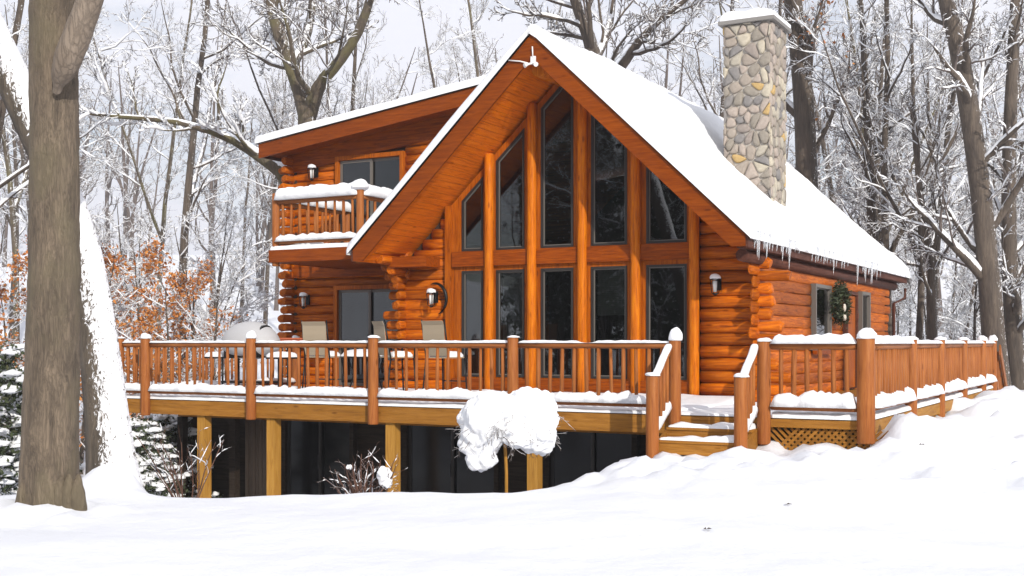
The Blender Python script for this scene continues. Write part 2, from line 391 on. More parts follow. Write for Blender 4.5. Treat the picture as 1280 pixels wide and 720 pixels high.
# ------------------------------------------------------------------ ground
def ground_z(X, Y):
    u = X * CT - Y * ST; v = X * ST + Y * CT
    z = -.62 + .22 * sm(X, .3, 3.2) * sm(Y, 10.5, 14.5)
    z += .05 * math.sin(X * .5 + 1) * sm(Y, 7, 12)
    z -= .12 * math.exp(-((u + 5.35) / .8) ** 2 - ((v - 14.8) / .75) ** 2) + .07 * math.exp(-((u + 4.0) / .7) ** 2 - ((v - 15.5) / .6) ** 2)
    edge = 12.75 + 2.3 * sm(X, -.1, 1.9)
    hol = sm(Y - edge, 0, 2.4) * (1 - sm(u, -6.7, -5.7)) * (1 - sm(Y, 34, 60))
    z += (-2.35 - z) * hol
    # the bank along the side of the deck, shovelled up in lumps
    if u > -3.6 and v > 13.2:
        k = (1 - sm(abs(u + 2.9), 0, 1.9)) * sm(v, 14, 16.5) * (1 - sm(v, 27, 32))
        z += k * (.30 + .38 * nz(X, Y, 3, 1.1) + .16 * nz(X, Y, 8, 2.7))
    if Y < 40:
        z += .05 * nz(X, Y, 0, .35) + .02 * nz(X, Y, 7, 1.4) + .008 * nz(X, Y, 2, 5)
        k2 = sm(Y, 11.5, 14) * (1 - sm(Y, 18, 24)) * sm(X, 0, 2)
        z += k2 * (.17 * nz(X, Y, 5, 1.7) + .11 * nz(X, Y, 9, 4.2) + .05 * nz(X, Y, 2, 9))
        z += .035 * nz(X * .6 + Y * .5, Y, 11, .9) + .012 * nz(X, Y, 13, 3.2)
    # slope of the wood behind
    R = math.hypot(X, Y)
    z += 14 * sm(R, 45, 190) + (1.0 * nz(X, Y, 1, .04) + .5 * nz(X, Y, 4, .11)) * sm(R, 34, 60)
    d2 = math.hypot(X + 4.52, (Y - 11.6))
    if d2 < 2.5: z += .13 * math.exp(-(d2 / .62) ** 2) * (1 + 2.2 * nz(X, Y, 0, 3.5))
    # mound at the foot of the leaning tree
    d = math.hypot(X - FOOT.x, (Y - FOOT.y))
    z += .38 * math.exp(-(d / .62) ** 2) + .42 * math.exp(-(d / .36) ** 2)
    return z
FOOT = P(143, 612, 13.6)
mb = MB(); NX, NY = 420, 460
xs = [math.sinh(-5.2 + 10.4 * i / NX) * 3.9 for i in range(NX + 1)]
ys = [14 + math.sinh(-2.75 + 7.2 * j / NY) * 9.0 for j in range(NY + 1)]
vs = [(x, y, ground_z(x, y)) for y in ys for x in xs]
fs = [(j * (NX + 1) + i, j * (NX + 1) + i + 1, (j + 1) * (NX + 1) + i + 1, (j + 1) * (NX + 1) + i) for j in range(NY) for i in range(NX)]
mb.add(vs, fs, True); struct(mb.build('ground', M['ground_snow']))

# ------------------------------------------------------------------ the cabin
UC, VR, VG = -9.46, 18.1, 19.4               # ridge line, rake plane, glazed wall plane
RT = 6.24; SL = .95
UL, UR = UC - 3.74, UC + 3.75                # eaves
def top(u): return RT - SL * abs(u - UC)     # top of the main roof
def und(u): return top(u) - .38              # its underside
WT = lambda u: 5.31 + .127 * (u + 17.25)      # top of the low shed roof
US = -5.85                                   # side wall
UW = -17.0; VW = 21.0                        # left wing: corner and front
cabin = thing('log_cabin', 'orange log cabin with snow covered steep gable roof and wall of tall windows', 'cabin', (UC, VG, 0))
rng = random.Random(5)

def log_course(mb, axis, fixed, a, b, z, r, bulge=.9, ext=(0, 0), n=10, wob=.012, seed=0):
    """one log lying along an axis, with tapered sawn ends where it runs past a corner"""
    L = b - a; k = max(2, int(L / .5))
    pts = []; rad = []
    for i in range(k + 1):
        s = a + L * i / k
        w = wob * nz(s * .9, z * 3.1, seed, 1.3) * 2
        p = (s, fixed + w * .5, z + w * .6) if axis == 'x' else (fixed + w * .5, s, z + w * .6)
        pts.append(p); rad.append(r * (1 + .10 * nz(s, z * 5, seed + 3, .8)))
    def endp(s, q): return (s, fixed, q) if axis == 'x' else (fixed, s, q)
    if ext[0]:
        pts = [endp(a - ext[0], z + rng.uniform(-.02, .01)), endp(a - ext[0] + .05, z), endp(a - .04, z)] + pts; rad = [r * .66, r * rng.uniform(.82, .95), r * rng.uniform(.72, .9)] + rad
    if ext[1]:
        pts += [endp(b + .04, z), endp(b + ext[1] - .05, z), endp(b + ext[1], z + rng.uniform(-.02, .01))]; rad += [r * rng.uniform(.72, .9), r * rng.uniform(.82, .95), r * .66]
    mb.tube(pts, rad, n, True, ref=(0, 0, 1), squash=(bulge, 1.0))

def log_wall(name, axis, fixed, a, b, z0, zt, openings, back, ext=(0, 0), course=.192, bulge=.8, mat='log_x', limit=None, odd=0, extj=.08, parent=cabin):
    mb = MB(); r = course * .525; c = 0; z = z0 + r * .9
    while z < zt - r * .4:
        lo, hi = a, b
        if limit:
            while lo < hi and limit(lo) < z + r * .7: lo += .04
            while hi > lo and limit(hi) < z + r * .7: hi -= .04
        segs = [(lo, hi)]
        for (o0, o1, oz0, oz1) in openings:
            if oz0 - r * .5 < z < oz1 + r * .5:
                ns = []
                for s0, s1 in segs:
                    if o1 <= s0 or o0 >= s1: ns.append((s0, s1)); continue
                    if o0 - s0 > .05: ns.append((s0, o0))
                    if s1 - o1 > .05: ns.append((o1, s1))
                segs = ns
        for s0, s1 in segs:
            if s1 - s0 < .06: continue
            e0 = ext[0] + rng.uniform(-extj, extj) if (ext[0] and abs(s0 - a) < .01) else 0
            e1 = ext[1] + rng.uniform(-extj, extj) if (ext[1] and abs(s1 - b) < .01) else 0
            log_course(mb, axis, fixed, s0, s1, z, r, bulge, (max(0, e0), max(0, e1)), seed=c)
        z += course; c += 1
    w = mb.build(name, M[mat], parent)
    # backing behind the logs, cut round the openings
    bk = MB(); d0, d1 = back
    us = sorted(set([a, b] + [q for o in openings for q in o[:2] if a < q < b]))
    for s0, s1 in zip(us, us[1:]):
        ops = sorted([(o[2], o[3]) for o in openings if o[0] <= (s0 + s1) / 2 <= o[1]])
        zz = z0
        for q0, q1 in ops + [(None, None)]:
            t0, t1 = (zt, zt) if q0 is None else (q0, q0)
            if limit: t0, t1 = min(t0, limit(s0)), min(t1, limit(s1))
            if max(t0, t1) > zz + .02:
                poly = [(s0, zz), (s1, zz), (s1, max(zz + .001, t1)), (s0, max(zz + .001, t0))]
                bk.prism(poly, 'y' if axis == 'x' else 'x', d0, d1)
            if q0 is not None: zz = q1
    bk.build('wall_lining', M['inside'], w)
    return w

lim_main = lambda u: und(u) - .01
log_wall('wall', 'x', VG + .06, -6.90, US - .12, -.1, 4, [], (VG + .08, VG + .18), ext=(0, .42), limit=lim_main, bulge=.95, extj=.22, course=.21)
log_wall('wall', 'x', VG + .06, -12.98, -11.86, -.1, 4, [], (VG + .08, VG + .18), ext=(.36, 0), limit=lim_main, bulge=.5, extj=.15)
side_open = [(22.75, 24.0, .85, 2.12), (25.35, 26.35, .02, 2.08), (26.75, 27.6, .75, 2.12)]
log_wall('wall', 'y', US - .06, VG, 29.6, -.205, 2.32, side_open, (US - .18, US - .08), ext=(.40, .55), mat='log_y', bulge=.22, course=.21, extj=.16)
log_wall('wall', 'y', -12.94, VG + .1, VW, -.1, 3.0, [], (-12.92, -12.85), ext=(.3, 0), mat='log_y', bulge=.8)
d_lo = (-15.74, -13.98, .02, 2.22); d_up = (-15.70, -13.94, 2.86, 5.0)
log_wall('wall', 'x', VW + .06, UW, -12.95, -.1, 2.62, [d_lo], (VW + .08, VW + .18), ext=(.32, 0))
log_wall('wall', 'x', VW + .06, UW, -9.7, 2.62, 6.3, [d_up], (VW + .08, VW + .18), ext=(.32, 0), limit=lambda u: WT(u) - .30)
log_wall('wall', 'y', UW + .06, VW, 30.0, -.1, 5.1, [], (UW + .08, UW + .18), ext=(.32, .32), mat='log_y')
bw = MB(); bw.prism([(UW, -2.4), (US - .1, -2.4), (US - .1, 2.25), (UC, 5.85), (UW, 5.0)], 'y', 29.72, 29.86); bw.build('rear_wall', M['log_x'], cabin)
cb = MB()
for z_, v_ in ((2.74, 18.35), (2.56, 18.6), (2.38, 18.95), (2.20, 19.1)): cb.tube([(-12.94, v_, z_), (-12.94, v_ + .06, z_), (-12.94, VG + .2, z_)], [.075, .095, .095], 10, ref=(0, 0, 1))
for z_, u_ in ((2.66, -13.65), (2.48, -13.45), (2.30, -13.3)): cb.tube([(u_, VG + .06, z_), (u_ + .06, VG + .06, z_), (-12.8, VG + .06, z_)], [.075, .095, .095], 10, ref=(0, 0, 1))
cb.build('eave_corbels', M['log_y'], cabin)
for z0, z1, s0, s1 in ((2.42, 2.66, UW + .1, -12.98),): MB().box((s0, VW - .06, z0), (s1, VW + .075, z1)).build('band_board', M['trim_x'], cabin)
MB().prism([(UW - .05, WT(UW) - .62), (-12, WT(-12) - .62), (-12, WT(-12) - .2), (UW - .05, WT(UW) - .2)], 'y', VW - .05, VW + .075).build('frieze_board', M['trim_x'], cabin)
# floors inside and a dark partition
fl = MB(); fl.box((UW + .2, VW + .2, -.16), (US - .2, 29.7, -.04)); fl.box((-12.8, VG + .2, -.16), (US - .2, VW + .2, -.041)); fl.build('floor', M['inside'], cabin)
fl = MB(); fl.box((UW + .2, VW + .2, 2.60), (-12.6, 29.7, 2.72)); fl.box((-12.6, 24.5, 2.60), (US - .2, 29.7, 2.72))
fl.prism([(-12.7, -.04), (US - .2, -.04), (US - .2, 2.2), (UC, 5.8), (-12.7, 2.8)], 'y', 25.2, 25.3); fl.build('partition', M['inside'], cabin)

# basement
BV0 = 18.4
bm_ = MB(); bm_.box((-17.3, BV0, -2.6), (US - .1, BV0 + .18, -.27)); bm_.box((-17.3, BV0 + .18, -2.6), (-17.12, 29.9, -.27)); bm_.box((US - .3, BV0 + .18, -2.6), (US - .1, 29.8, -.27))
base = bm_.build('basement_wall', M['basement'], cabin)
MB().box((-17.7, BV0 - .45, -2.6), (-17.2, BV0 - .02, -.27)).build('corner_pier', M['basement'], cabin)  # siding's dark colour stands in for shade on the pier

def inset(poly, d):
    """inset a convex polygon (counter-clockwise)"""
    n = len(poly); out = []
    for i in range(n):
        p0, p1, p2 = Vector(poly[i - 1]), Vector(poly[i]), Vector(poly[(i + 1) % n])
        a = (p1 - p0).normalized(); b = (p2 - p1).normalized()
        na = Vector((-a.y, a.x)); nb = Vector((-b.y, b.x)); m_ = (na + nb); k = m_.dot(na)
        q = p1 + m_ * (d / k if abs(k) > .05 else d); out.append((q.x, q.y))
    return out

def window(poly, axis, f0, f1, parent, fr='dark_frame', gl='glass', fw=.04, sash=True, name='window', blind=None):
    """window > frame; pane.  poly is the opening (counter-clockwise), f0 outer face, f1 inner face"""
    w = MB().ring(poly, inset(poly, fw), axis, f0, f1).build(name, M[fr], parent)
    inn = inset(poly, fw * .8); mid_ = f0 + (f1 - f0) * .45
    MB().prism(inn, axis, mid_, mid_ + .008 * (1 if f1 > f0 else -1)).build('pane', M[gl], w)
    if sash:
        i2 = inset(poly, fw); MB().ring(i2, inset(i2, .018), axis, mid_ - .018, mid_ + .018).build('sash', M['gray_frame'], w)
    if blind:
        bl = MB(); a0, a1 = blind; x0 = min(p[0] for p in poly) + .05; x1 = max(p[0] for p in poly) - .05
        z = a1
        while z > a0: bl.box((x0, f1 + .06, z - .03), (x1, f1 + .07, z)); z -= .033
        bl.build('blind', M['blind'], w)
    return w

# glazed gable: bays between round posts
edges = [-11.86, -10.97, -10.08, -9.07, -8.05, -6.98]
glass_u = [(-11.60, -11.14), (-10.86, -10.27), (-9.93, -9.28), (-8.93, -8.24), (-7.88, -7.14)]
for k in range(5):
    e0, e1 = edges[k], edges[k + 1]; g0, g1 = glass_u[k]
    o = [(e0, .0), (e1, .0), (e1, 2.46), (e0, 2.46)]; i_ = [(g0, .36), (g1, .36), (g1, 2.34), (g0, 2.34)]
    MB().ring(o, i_, 'y', VG - .02, VG + .12).build('window_surround', M['trim_z'], cabin)
    bl = {3: (1.5, 2.3), 1: (.9, 2.3)}.get(k)
    window(i_, 'y', VG - .035, VG + .08, cabin, blind=bl)
    # upper light: its head follows the roof
    h = lambda u: und(u) - .015
    hg = lambda u: und(u) - .17
    if e0 < UC < e1:
        o = [(e0, 2.46), (e1, 2.46), (e1, h(e1)), (UC, h(UC)), (e0, h(e0))]; i_ = [(g0, 2.71), (g1, 2.71), (g1, hg(g1)), (UC, hg(UC)), (g0, hg(g0))]
    else:
        o = [(e0, 2.46), (e1, 2.46), (e1, h(e1)), (e0, h(e0))]; i_ = [(g0, 2.71), (g1, 2.71), (g1, hg(g1)), (g0, hg(g0))]
    MB().ring(o, i_, 'y', VG - .02, VG + .12).build('window_surround', M['trim_z'], cabin)
    window(i_, 'y', VG - .035, VG + .08, cabin)
    # transom and sill rail between the posts
    for z0, z1, nm in ((2.42, 2.70, 'transom_beam'), (.12, .33, 'sill_beam')):
        MB().box((e0 + .08, VG - .10, z0), (e1 - .08, VG - .022, z1)).build(nm, M['trim_x'], cabin)
for k, e in enumerate(edges[1:]):
    zt = und(e) + .06
    r = .088
    mb = MB(); n_ = 12
    mb.tube([(e + .006 * nz(i, k), VG - .10, -.05 + (zt + .05) * i / n_) for i in range(n_ + 1)], [r * (1 + .04 * nz(i * .7, k * 3)) for i in range(n_ + 1)], 14)
    mb.build('log_post', M['post_z'], cabin)
MB().box((edges[0] - .09, VG - .07, -.05), (edges[0] + .05, VG - .005, und(edges[0]))).build('corner_board', M['trim_z'], cabin)
# gable purlin ends and ridge beam under the overhang
MB().tube([(UC, VR + .25, und(UC) - .17), (UC, VG + .1, und(UC) - .17)], .12, 12).build('ridge_beam', M['post_z'], cabin)

# main roof
ZB = 2.50                                     # level cut of the eaves
def half(e, th, c0):
    d = (RT - th - ZB) / SL; sg = 1 if e > UC else -1
    return [(c0, RT), (e, top(e)), (e, ZB), (UC + sg * d, ZB), (c0, RT - th)][::sg]
roof = MB().prism(half(UL + .02, .3, UC), 'y', VR + .04, 21.6).build('roof', M['soffit'], cabin)
roof2 = MB().prism(half(UR, .3, UC + .001), 'y', VR + .04, 31.2).build('roof', M['soffit'], cabin)
for s, e, par in ((-1, UL, roof), (1, UR, roof2)):
    fb = MB(); c0 = UC + s * .001
    fb.prism([(a_, b_ + (.01 if b_ > ZB + .05 and abs(b_ - top(a_)) < .01 else 0)) for a_, b_ in half(e, .40, c0)], 'y', VR, VR + .038)
    fb.build('rake_board', M['fascia'], par)
    de = MB(); de.prism([(c0, RT + .035), (e, top(e) + .035), (e, top(e) + .012), (c0, RT + .012)][::s], 'y', VR - .03, VR + .1)
    de.build('drip_edge', M['black_metal'], par)
MB().box((UL - .02, VR, ZB), (UL + .018, 21.6, top(UL) + .0)).build('eave_board', M['dark_trim'], roof)
MB().box((UR + .002, VR + .01, ZB - .02), (UR + .04, 31.2, top(UR) + .02)).build('eave_board', M['dark_trim'], roof2)
MB().box((US - .02, VR + .06, ZB - .024), (UR, 31.0, ZB - .003)).build('soffit_panel', M['dark_trim'], roof2)
MB().tube([(US - .03, VR + .35, 2.385), (US - .03, 30.6, 2.385)], .105, 10).build('plate_log', M['dark_trim'], roof2)
MB().box((UL + .25, VG - .5, 2.42), (UL + 1.1, VG + .0, 2.62)).build('eave_bracket', M['trim_x'], roof)

def main_thick(u, v):
    t = .20 + .05 * nz(u, v, 0, .8) + .03 * nz(u, v, 3, 2.5)
    t -= .09 * math.exp(-((u - UC) / .5) ** 2) * (1 - sm(v, 18.3, 20.5)) + .03 * nz(u, v, 6, 5)
    t += .05 * sm(u, UR - .9, UR)                                     # creeps over the eave
    t += .42 * math.exp(-((u + 8.3) / .6) ** 2 - ((v - 24.4) / 1.8) ** 2)  # drift behind the chimney
    return t
s = MB(); s.slab(UC - .05, UR + .10, 46, VR - .05, 31.35, 130, lambda u, v: top(u) + .03, main_thick, .10, 'l')
s.build('snow', M['snow'], roof2)
s = MB(); s.slab(UL - .10, UC, 46, VR - .05, 21.5, 34, lambda u, v: top(u) + .03, lambda u, v: .24 + .05 * nz(u, v, 1, 1.2) - .09 * math.exp(-((u - UC) / .4) ** 2), .09, 'rb')
s.build('snow', M['snow'], roof)

# icicles on the long eave
ri = random.Random(11)
for i in range(96):
    q = ri.random()
    v = 18.3 + 9.6 * (ri.random() ** 1.0)
    if i % 3: v = ri.choice([19.2, 20.4, 22.3, 23.4, 26.2, 26.9]) + ri.gauss(0, .28)
    L = ri.uniform(.08, .24) + (ri.uniform(.1, .3) if ri.random() < .22 else 0)
    u = UR + .07 + ri.uniform(-.03, .03); z0 = top(UR) + .02
    mb = MB(); r0 = .014 + .028 * L + ri.uniform(0, .01)
    mb.tube([(u, v, z0 + .06), (u, v, z0), (u + .004, v, z0 - L * .5), (u, v + .004, z0 - L * .85), (u, v, z0 - L)], [r0, r0, r0 * .6, r0 * .3, .002], 6)
    mb.build('icicle', M['ice'], roof2)
s = MB()                                                       # the ragged curl of snow under the edge
s.strip((UR + .06, VR + .1, top(UR) - .06), (UR + .06, 30.9, top(UR) - .06), .08, .16, 3, .05, .6, .12)
s.build('snow_curl', M['snow'], roof2)

# low shed roof of the left wing
sr = MB(); sr.prism([(-17.25, WT(-17.25)), (-17.25, WT(-17.25) - .22), (UC - .1, WT(UC) - .22), (UC - .1, WT(UC))][::-1], 'y', 20.34, 30.6)
shed = sr.build('shed_roof', M['trim_x'], cabin)
MB().prism([(-17.3, WT(-17.3) + .01), (-17.3, WT(-17.3) - .30), (UC - .3, WT(UC - .3) - .30), (UC - .3, WT(UC - .3) + .01)][::-1], 'y', 20.30, 20.338).build('rake_board', M['fascia'], shed)
MB().box((-17.3, 20.34, WT(-17.3) - .28), (-17.252, 30.6, WT(-17.3))).build('eave_board', M['dark_trim'], shed)
s = MB(); s.slab(-17.38, UC + .25, 60, 20.24, 30.7, 60, lambda u, v: WT(min(u, UC - .3)) + .02 - max(0, u - UC) * .8, lambda u, v: .20 + .05 * nz(u, v, 8, .9) + .02 * nz(u, v, 2, 3), .12)
s.build('snow', M['snow'], shed)

# chimney of fieldstone
CU0, CU1, CV0, CV1, CZ0, CZ1 = -7.48, -6.56, 22.35, 23.4, 2.4, 7.12
ch = MB(); ch.box((CU0 + .03, CV0 + .03, CZ0), (CU1 - .03, CV1 - .03, CZ1)); chim = ch.build('chimney', M['mortar'], cabin)
def stones(mb, W_, H_, place, seed):
    R = random.Random(seed); pts = []; cell = .19; ny = int(H_ / cell); nx = max(2, int(round(W_ / cell)))
    for j in range(-1, ny + 2):
        for i in range(-1, nx + 1):
            pts.append(((i + .5 + (.5 if j % 2 else 0) + R.uniform(-.38, .38)) * W_ / nx, (j + .5 + R.uniform(-.38, .38)) * H_ / ny))
    R.shuffle(pts); pts = pts[:int(len(pts) * .86)]
    for p in pts:
        poly = [(p[0] - .25, p[1] - .25), (p[0] + .25, p[1] - .25), (p[0] + .25, p[1] + .25), (p[0] - .25, p[1] + .25)]
        for q in pts:
            if q is p or abs(q[0] - p[0]) > .5 or abs(q[1] - p[1]) > .5: continue
            mx_, my_ = (p[0] + q[0]) / 2, (p[1] + q[1]) / 2; nx_, ny_ = q[0] - p[0], q[1] - p[1]
            out = []
            for a, b_ in zip(poly, poly[1:] + poly[:1]):
                da = (a[0] - mx_) * nx_ + (a[1] - my_) * ny_; db = (b_[0] - mx_) * nx_ + (b_[1] - my_) * ny_
                if da <= 0: out.append(a)
                if da * db < 0: t_ = da / (da - db); out.append((a[0] + (b_[0] - a[0]) * t_, a[1] + (b_[1] - a[1]) * t_))
            poly = out
            if len(poly) < 3: break
        if len(poly) < 3: continue
        poly = [(min(W_, max(0, a)), min(H_, max(0, b_))) for a, b_ in poly]
        cx = sum(a for a, _ in poly) / len(poly); cy = sum(b_ for _, b_ in poly) / len(poly)
        ar = abs(sum(a[0] * b_[1] - b_[0] * a[1] for a, b_ in zip(poly, poly[1:] + poly[:1]))) / 2
        if ar < .004: continue
        # round the outline by corner cutting
        for _ in range(2):
            poly = [q for a, b_ in zip(poly, poly[1:] + poly[:1]) for q in ((a[0] * .75 + b_[0] * .25, a[1] * .75 + b_[1] * .25), (a[0] * .25 + b_[0] * .75, a[1] * .25 + b_[1] * .75))]
        d = R.uniform(.035, .065); k = len(poly)
        rings = [(.93, 0), (.90, d * .55), (.74, d * .92), (.4, d)]
        vs = [place(cx + (a - cx) * sc_, cy + (b_ - cy) * sc_, dd) for sc_, dd in rings for a, b_ in poly] + [place(cx, cy, d * 1.02)]
        fs = [(r_ * k + i, r_ * k + (i + 1) % k, (r_ + 1) * k + (i + 1) % k, (r_ + 1) * k + i) for r_ in range(3) for i in range(k)] + [(3 * k + i, 3 * k + (i + 1) % k, 4 * k) for i in range(k)]
        mb.add(vs, fs, True)
sw, sd, sh = CU1 - CU0, CV1 - CV0, CZ1 - CZ0
st = MB()
stones(st, sw, sh, lambda a, b_, d: (CU0 + a, CV0 + .03 - d, CZ0 + b_), 1)
stones(st, sd, sh, lambda a, b_, d: (CU1 - .03 + d, CV0 + a, CZ0 + b_), 2)
stones(st, sd, sh, lambda a, b_, d: (CU0 + .03 - d, CV1 - a, CZ0 + b_), 3)
stones(st, sw, sh, lambda a, b_, d: (CU1 - a, CV1 - .03 + d, CZ0 + b_), 4)
st.build('stonework', M['stone'], chim)
MB().box((CU0 - .09, CV0 - .09, CZ1), (CU1 + .09, CV1 + .09, CZ1 + .07)).build('chimney_cap', M['concrete'], chim)
s = MB(); s.slab(CU0 - .08, CU1 + .08, 14, CV0 - .08, CV1 + .08, 14, lambda u, v: CZ1 + .07, lambda u, v: .21 + .08 * nz(u, v, 0, 3), .3)
s.build('snow', M['snow'], chim)

# side wall openings
window([(22.75, .85), (24.0, .85), (24.0, 2.12), (22.75, 2.12)], 'x', US + .05, US - .1, cabin, fr='gray_frame', fw=.07)
MB().box((US + .0, 22.7, .77), (US + .09, 24.05, .85)).build('window_sill', M['trim_x'], cabin)
window([(26.75, .75), (27.6, .75), (27.6, 2.12), (26.75, 2.12)], 'x', US + .05, US - .1, cabin, fr='gray_frame', fw=.07)
dr = MB().ring([(25.35, .02), (26.35, .02), (26.35, 2.08), (25.35, 2.08)], [(25.42, .03), (26.28, .03), (26.28, 2.01), (25.42, 2.01)], 'x', US + .05, US - .1).build('door', M['dark_trim'], cabin)
MB().box((US - .04, 25.43, .04), (US - .0, 26.27, 2.0)).build('door_leaf', M['trim_z'], dr)
MB().tube([(US + .02, 25.52, 1.0), (US + .07, 25.52, 1.0)], .03, 8).build('handle', M['brass'], dr)

def slider(x0, x1, z0, z1, v, parent, warm):
    f = MB().ring([(x0, z0), (x1, z0), (x1, z1), (x0, z1)], [(x0 + .09, z0 + .05), (x1 - .09, z0 + .05), (x1 - .09, z1 - .09), (x0 + .09, z1 - .09)], 'y', v - .10, v + .1).build('sliding_door', M['trim_z' if warm else 'basement'], parent)  # basement frames coloured dark in place of under-deck shade
    xm = (x0 + x1) / 2
    for a, b_, dv in ((x0 + .09, xm + .05, 0), (xm - .03, x1 - .09, .04)):
        po = [(a, z0 + .055), (b_, z0 + .055), (b_, z1 - .095), (a, z1 - .095)]
        MB().ring(po, inset(po, .06), 'y', v - .03 + dv, v + .005 + dv).build('sash', M['gray_frame' if warm else 'dark_frame'], f)
        MB().prism(inset(po, .05), 'y', v - .015 + dv, v - .008 + dv).build('pane', M['dark_glass' if warm else 'basement_glass'], f)
    MB().tube([(xm + .0, v - .06, z0 + .9), (xm + .0, v - .06, z0 + 1.15)], .012, 6).build('handle', M['black_metal'], f)
    return f
slider(d_lo[0], d_lo[1], d_lo[2], d_lo[3], VW, cabin, True)
slider(d_up[0], d_up[1], d_up[2], d_up[3], VW, cabin, True)
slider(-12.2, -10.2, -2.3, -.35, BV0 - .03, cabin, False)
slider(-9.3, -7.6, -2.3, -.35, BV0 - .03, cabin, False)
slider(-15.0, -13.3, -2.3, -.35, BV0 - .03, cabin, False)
cu = MB()
for i in range(9): cu.tube([(-15.9 + i * .085, BV0 - .07 + .02 * (i % 2), -2.3), (-15.9 + i * .085, BV0 - .07 + .02 * (i % 2), -.35)], .05, 8)
cu.build('basement_curtain', M['curtain'], cabin)

# balcony of the upper floor
B0, B1, BV = -15.46, -13.27, 18.5
bal = MB(); bal.box((B0, BV, 2.58), (B1, VW, 2.60))
for i in range(7): bal.box((B0 + .05 + i * .34, BV + .06, 2.60), (B0 + .10 + i * .34, VW, 2.76))
bal.box((B0 + .002, BV + .002, 2.765), (B1 - .002, VW, 2.80))
balcony = bal.build('balcony', M['trim_x'], cabin)
MB().box((B0 - .02, BV - .04, 2.57), (B1 + .02, BV, 2.81)).build('rim_board', M['fascia'], balcony)
MB().box((B0 - .04, BV, 2.57), (B0, VW, 2.81)).build('rim_board', M['trim_x'], balcony)
MB().box((B1, BV, 2.57), (B1 + .04, VW, 2.81)).build('rim_board', M['trim_x'], balcony)
def log_post(mb, u, v, z0, z1, r, seed=0):
    mb.tube([(u, v, z0), (u, v, z0 + .02), (u + .004 * nz(seed, 1), v, (z0 + z1) / 2), (u, v, z1 - .015), (u, v, z1)], [r * .95, r, r * (1 + .05 * nz(seed, 2)), r * .97, r * .88], 12)
for u, v in ((B0 + .08, BV + .06), (B1 - .08, BV + .06), (B0 + .08, VW - .1), (B1 - .08, VW - .1)):
    mb = MB(); log_post(mb, u, v, 2.5 if v < 19 else 2.8, 3.93, .075, u); mb.build('railing_post', M['rail_z'], balcony)
def rail_run(parent, p0, p1, zr, zb, nb, mat, seed, snow_t=(.13, .05), snow_b=(.2, .12), rb=.028, gap_t=0, gap_b=0, rag_t=.35):
    """top and bottom rails, balusters and the snow lying on them; p0, p1 = (u, v), zr and zb = rail heights at both ends"""
    p0 = Vector((*p0, 0)); p1 = Vector((*p1, 0)); R = random.Random(seed)
    z = lambda k, zz: zz[0] + (zz[1] - zz[0]) * k
    tp = [p0.lerp(p1, k) + Vector((0, 0, z(k, zr) - .045)) for k in (0, .25, .5, .75, 1)]
    MB().tube(tp, [.046, .05, .045, .049, .046], 10, squash=(1.15, .9)).build('top_rail', M[mat], parent)
    bt = [p0.lerp(p1, k) + Vector((0, 0, z(k, zb))) for k in (0, .5, 1)]
    MB().tube(bt, .04, 10, squash=(1.1, .8)).build('bottom_rail', M[mat], parent)
    for i in range(nb):
        k = (i + .75) / (nb + .5); q = p0.lerp(p1, k); j = R.uniform(-.012, .012)
        r = rb * R.uniform(.85, 1.15)
        MB().tube([q + Vector((j, 0, z(k, zb))), q + Vector((j * .3, 0, z(k, zb) * .5 + z(k, zr) * .5)), q + Vector((-j * .5, 0, z(k, zr) - .05))], [r * .9, r, r * .88], 8).build('baluster', M['rail_z'], parent)
    if snow_t[1] > 0: 
        m_ = MB(); m_.strip(p0 + Vector((0, 0, z(0, zr) - .008)), p1 + Vector((0, 0, z(1, zr) - .008)), snow_t[0], snow_t[1], seed, .05, rag_t, gap_t); m_.build('snow', M['snow'], parent)
    if snow_b[1] > 0:
        m_ = MB(); m_.strip(p0 + Vector((0, 0, z(0, zb) + .02)), p1 + Vector((0, 0, z(1, zb) + .02)), snow_b[0], snow_b[1], seed + 9, .05, .36, gap_b); m_.build('snow', M['snow'], parent)
rail_run(balcony, (B0 + .1, BV + .06), (B1 - .1, BV + .06), (3.80, 3.80), (2.96, 2.96), 9, 'rail_x', 2, (.32, .24), (.26, .12), rag_t=.13)
rail_run(balcony, (B1 - .08, BV + .1), (B1 - .08, VW), (3.80, 3.80), (2.96, 2.96), 9, 'rail_y', 3, (.3, .22), (.2, .1), rag_t=.13)
rail_run(balcony, (B0 + .08, BV + .1), (B0 + .08, VW), (3.80, 3.80), (2.96, 2.96), 9, 'rail_y', 4, (.3, .2), (.2, .1), rag_t=.13)
mb = MB(); mb.blob((B1 - .08, BV + .06, 3.93), (.17, .17, .16), 3, .1, 2, .3); mb.build('snow', M['snow'], balcony); mb = MB(); mb.slab(B0, B1, 20, BV - .03, VW - .1, 20, lambda u, v: 2.812, lambda u, v: .10 + .03 * nz(u, v, 0, 2), .08); mb.build('snow', M['snow'], balcony)

# downspout at the far corner
MB().tube([(UR + .05, 30.9, 2.35), (UR + .05, 30.9, 2.1), (US + .05, 30.2, 1.95), (US + .05, 30.2, -.2)], .04, 8).build('downspout', M['dark_trim'], cabin)

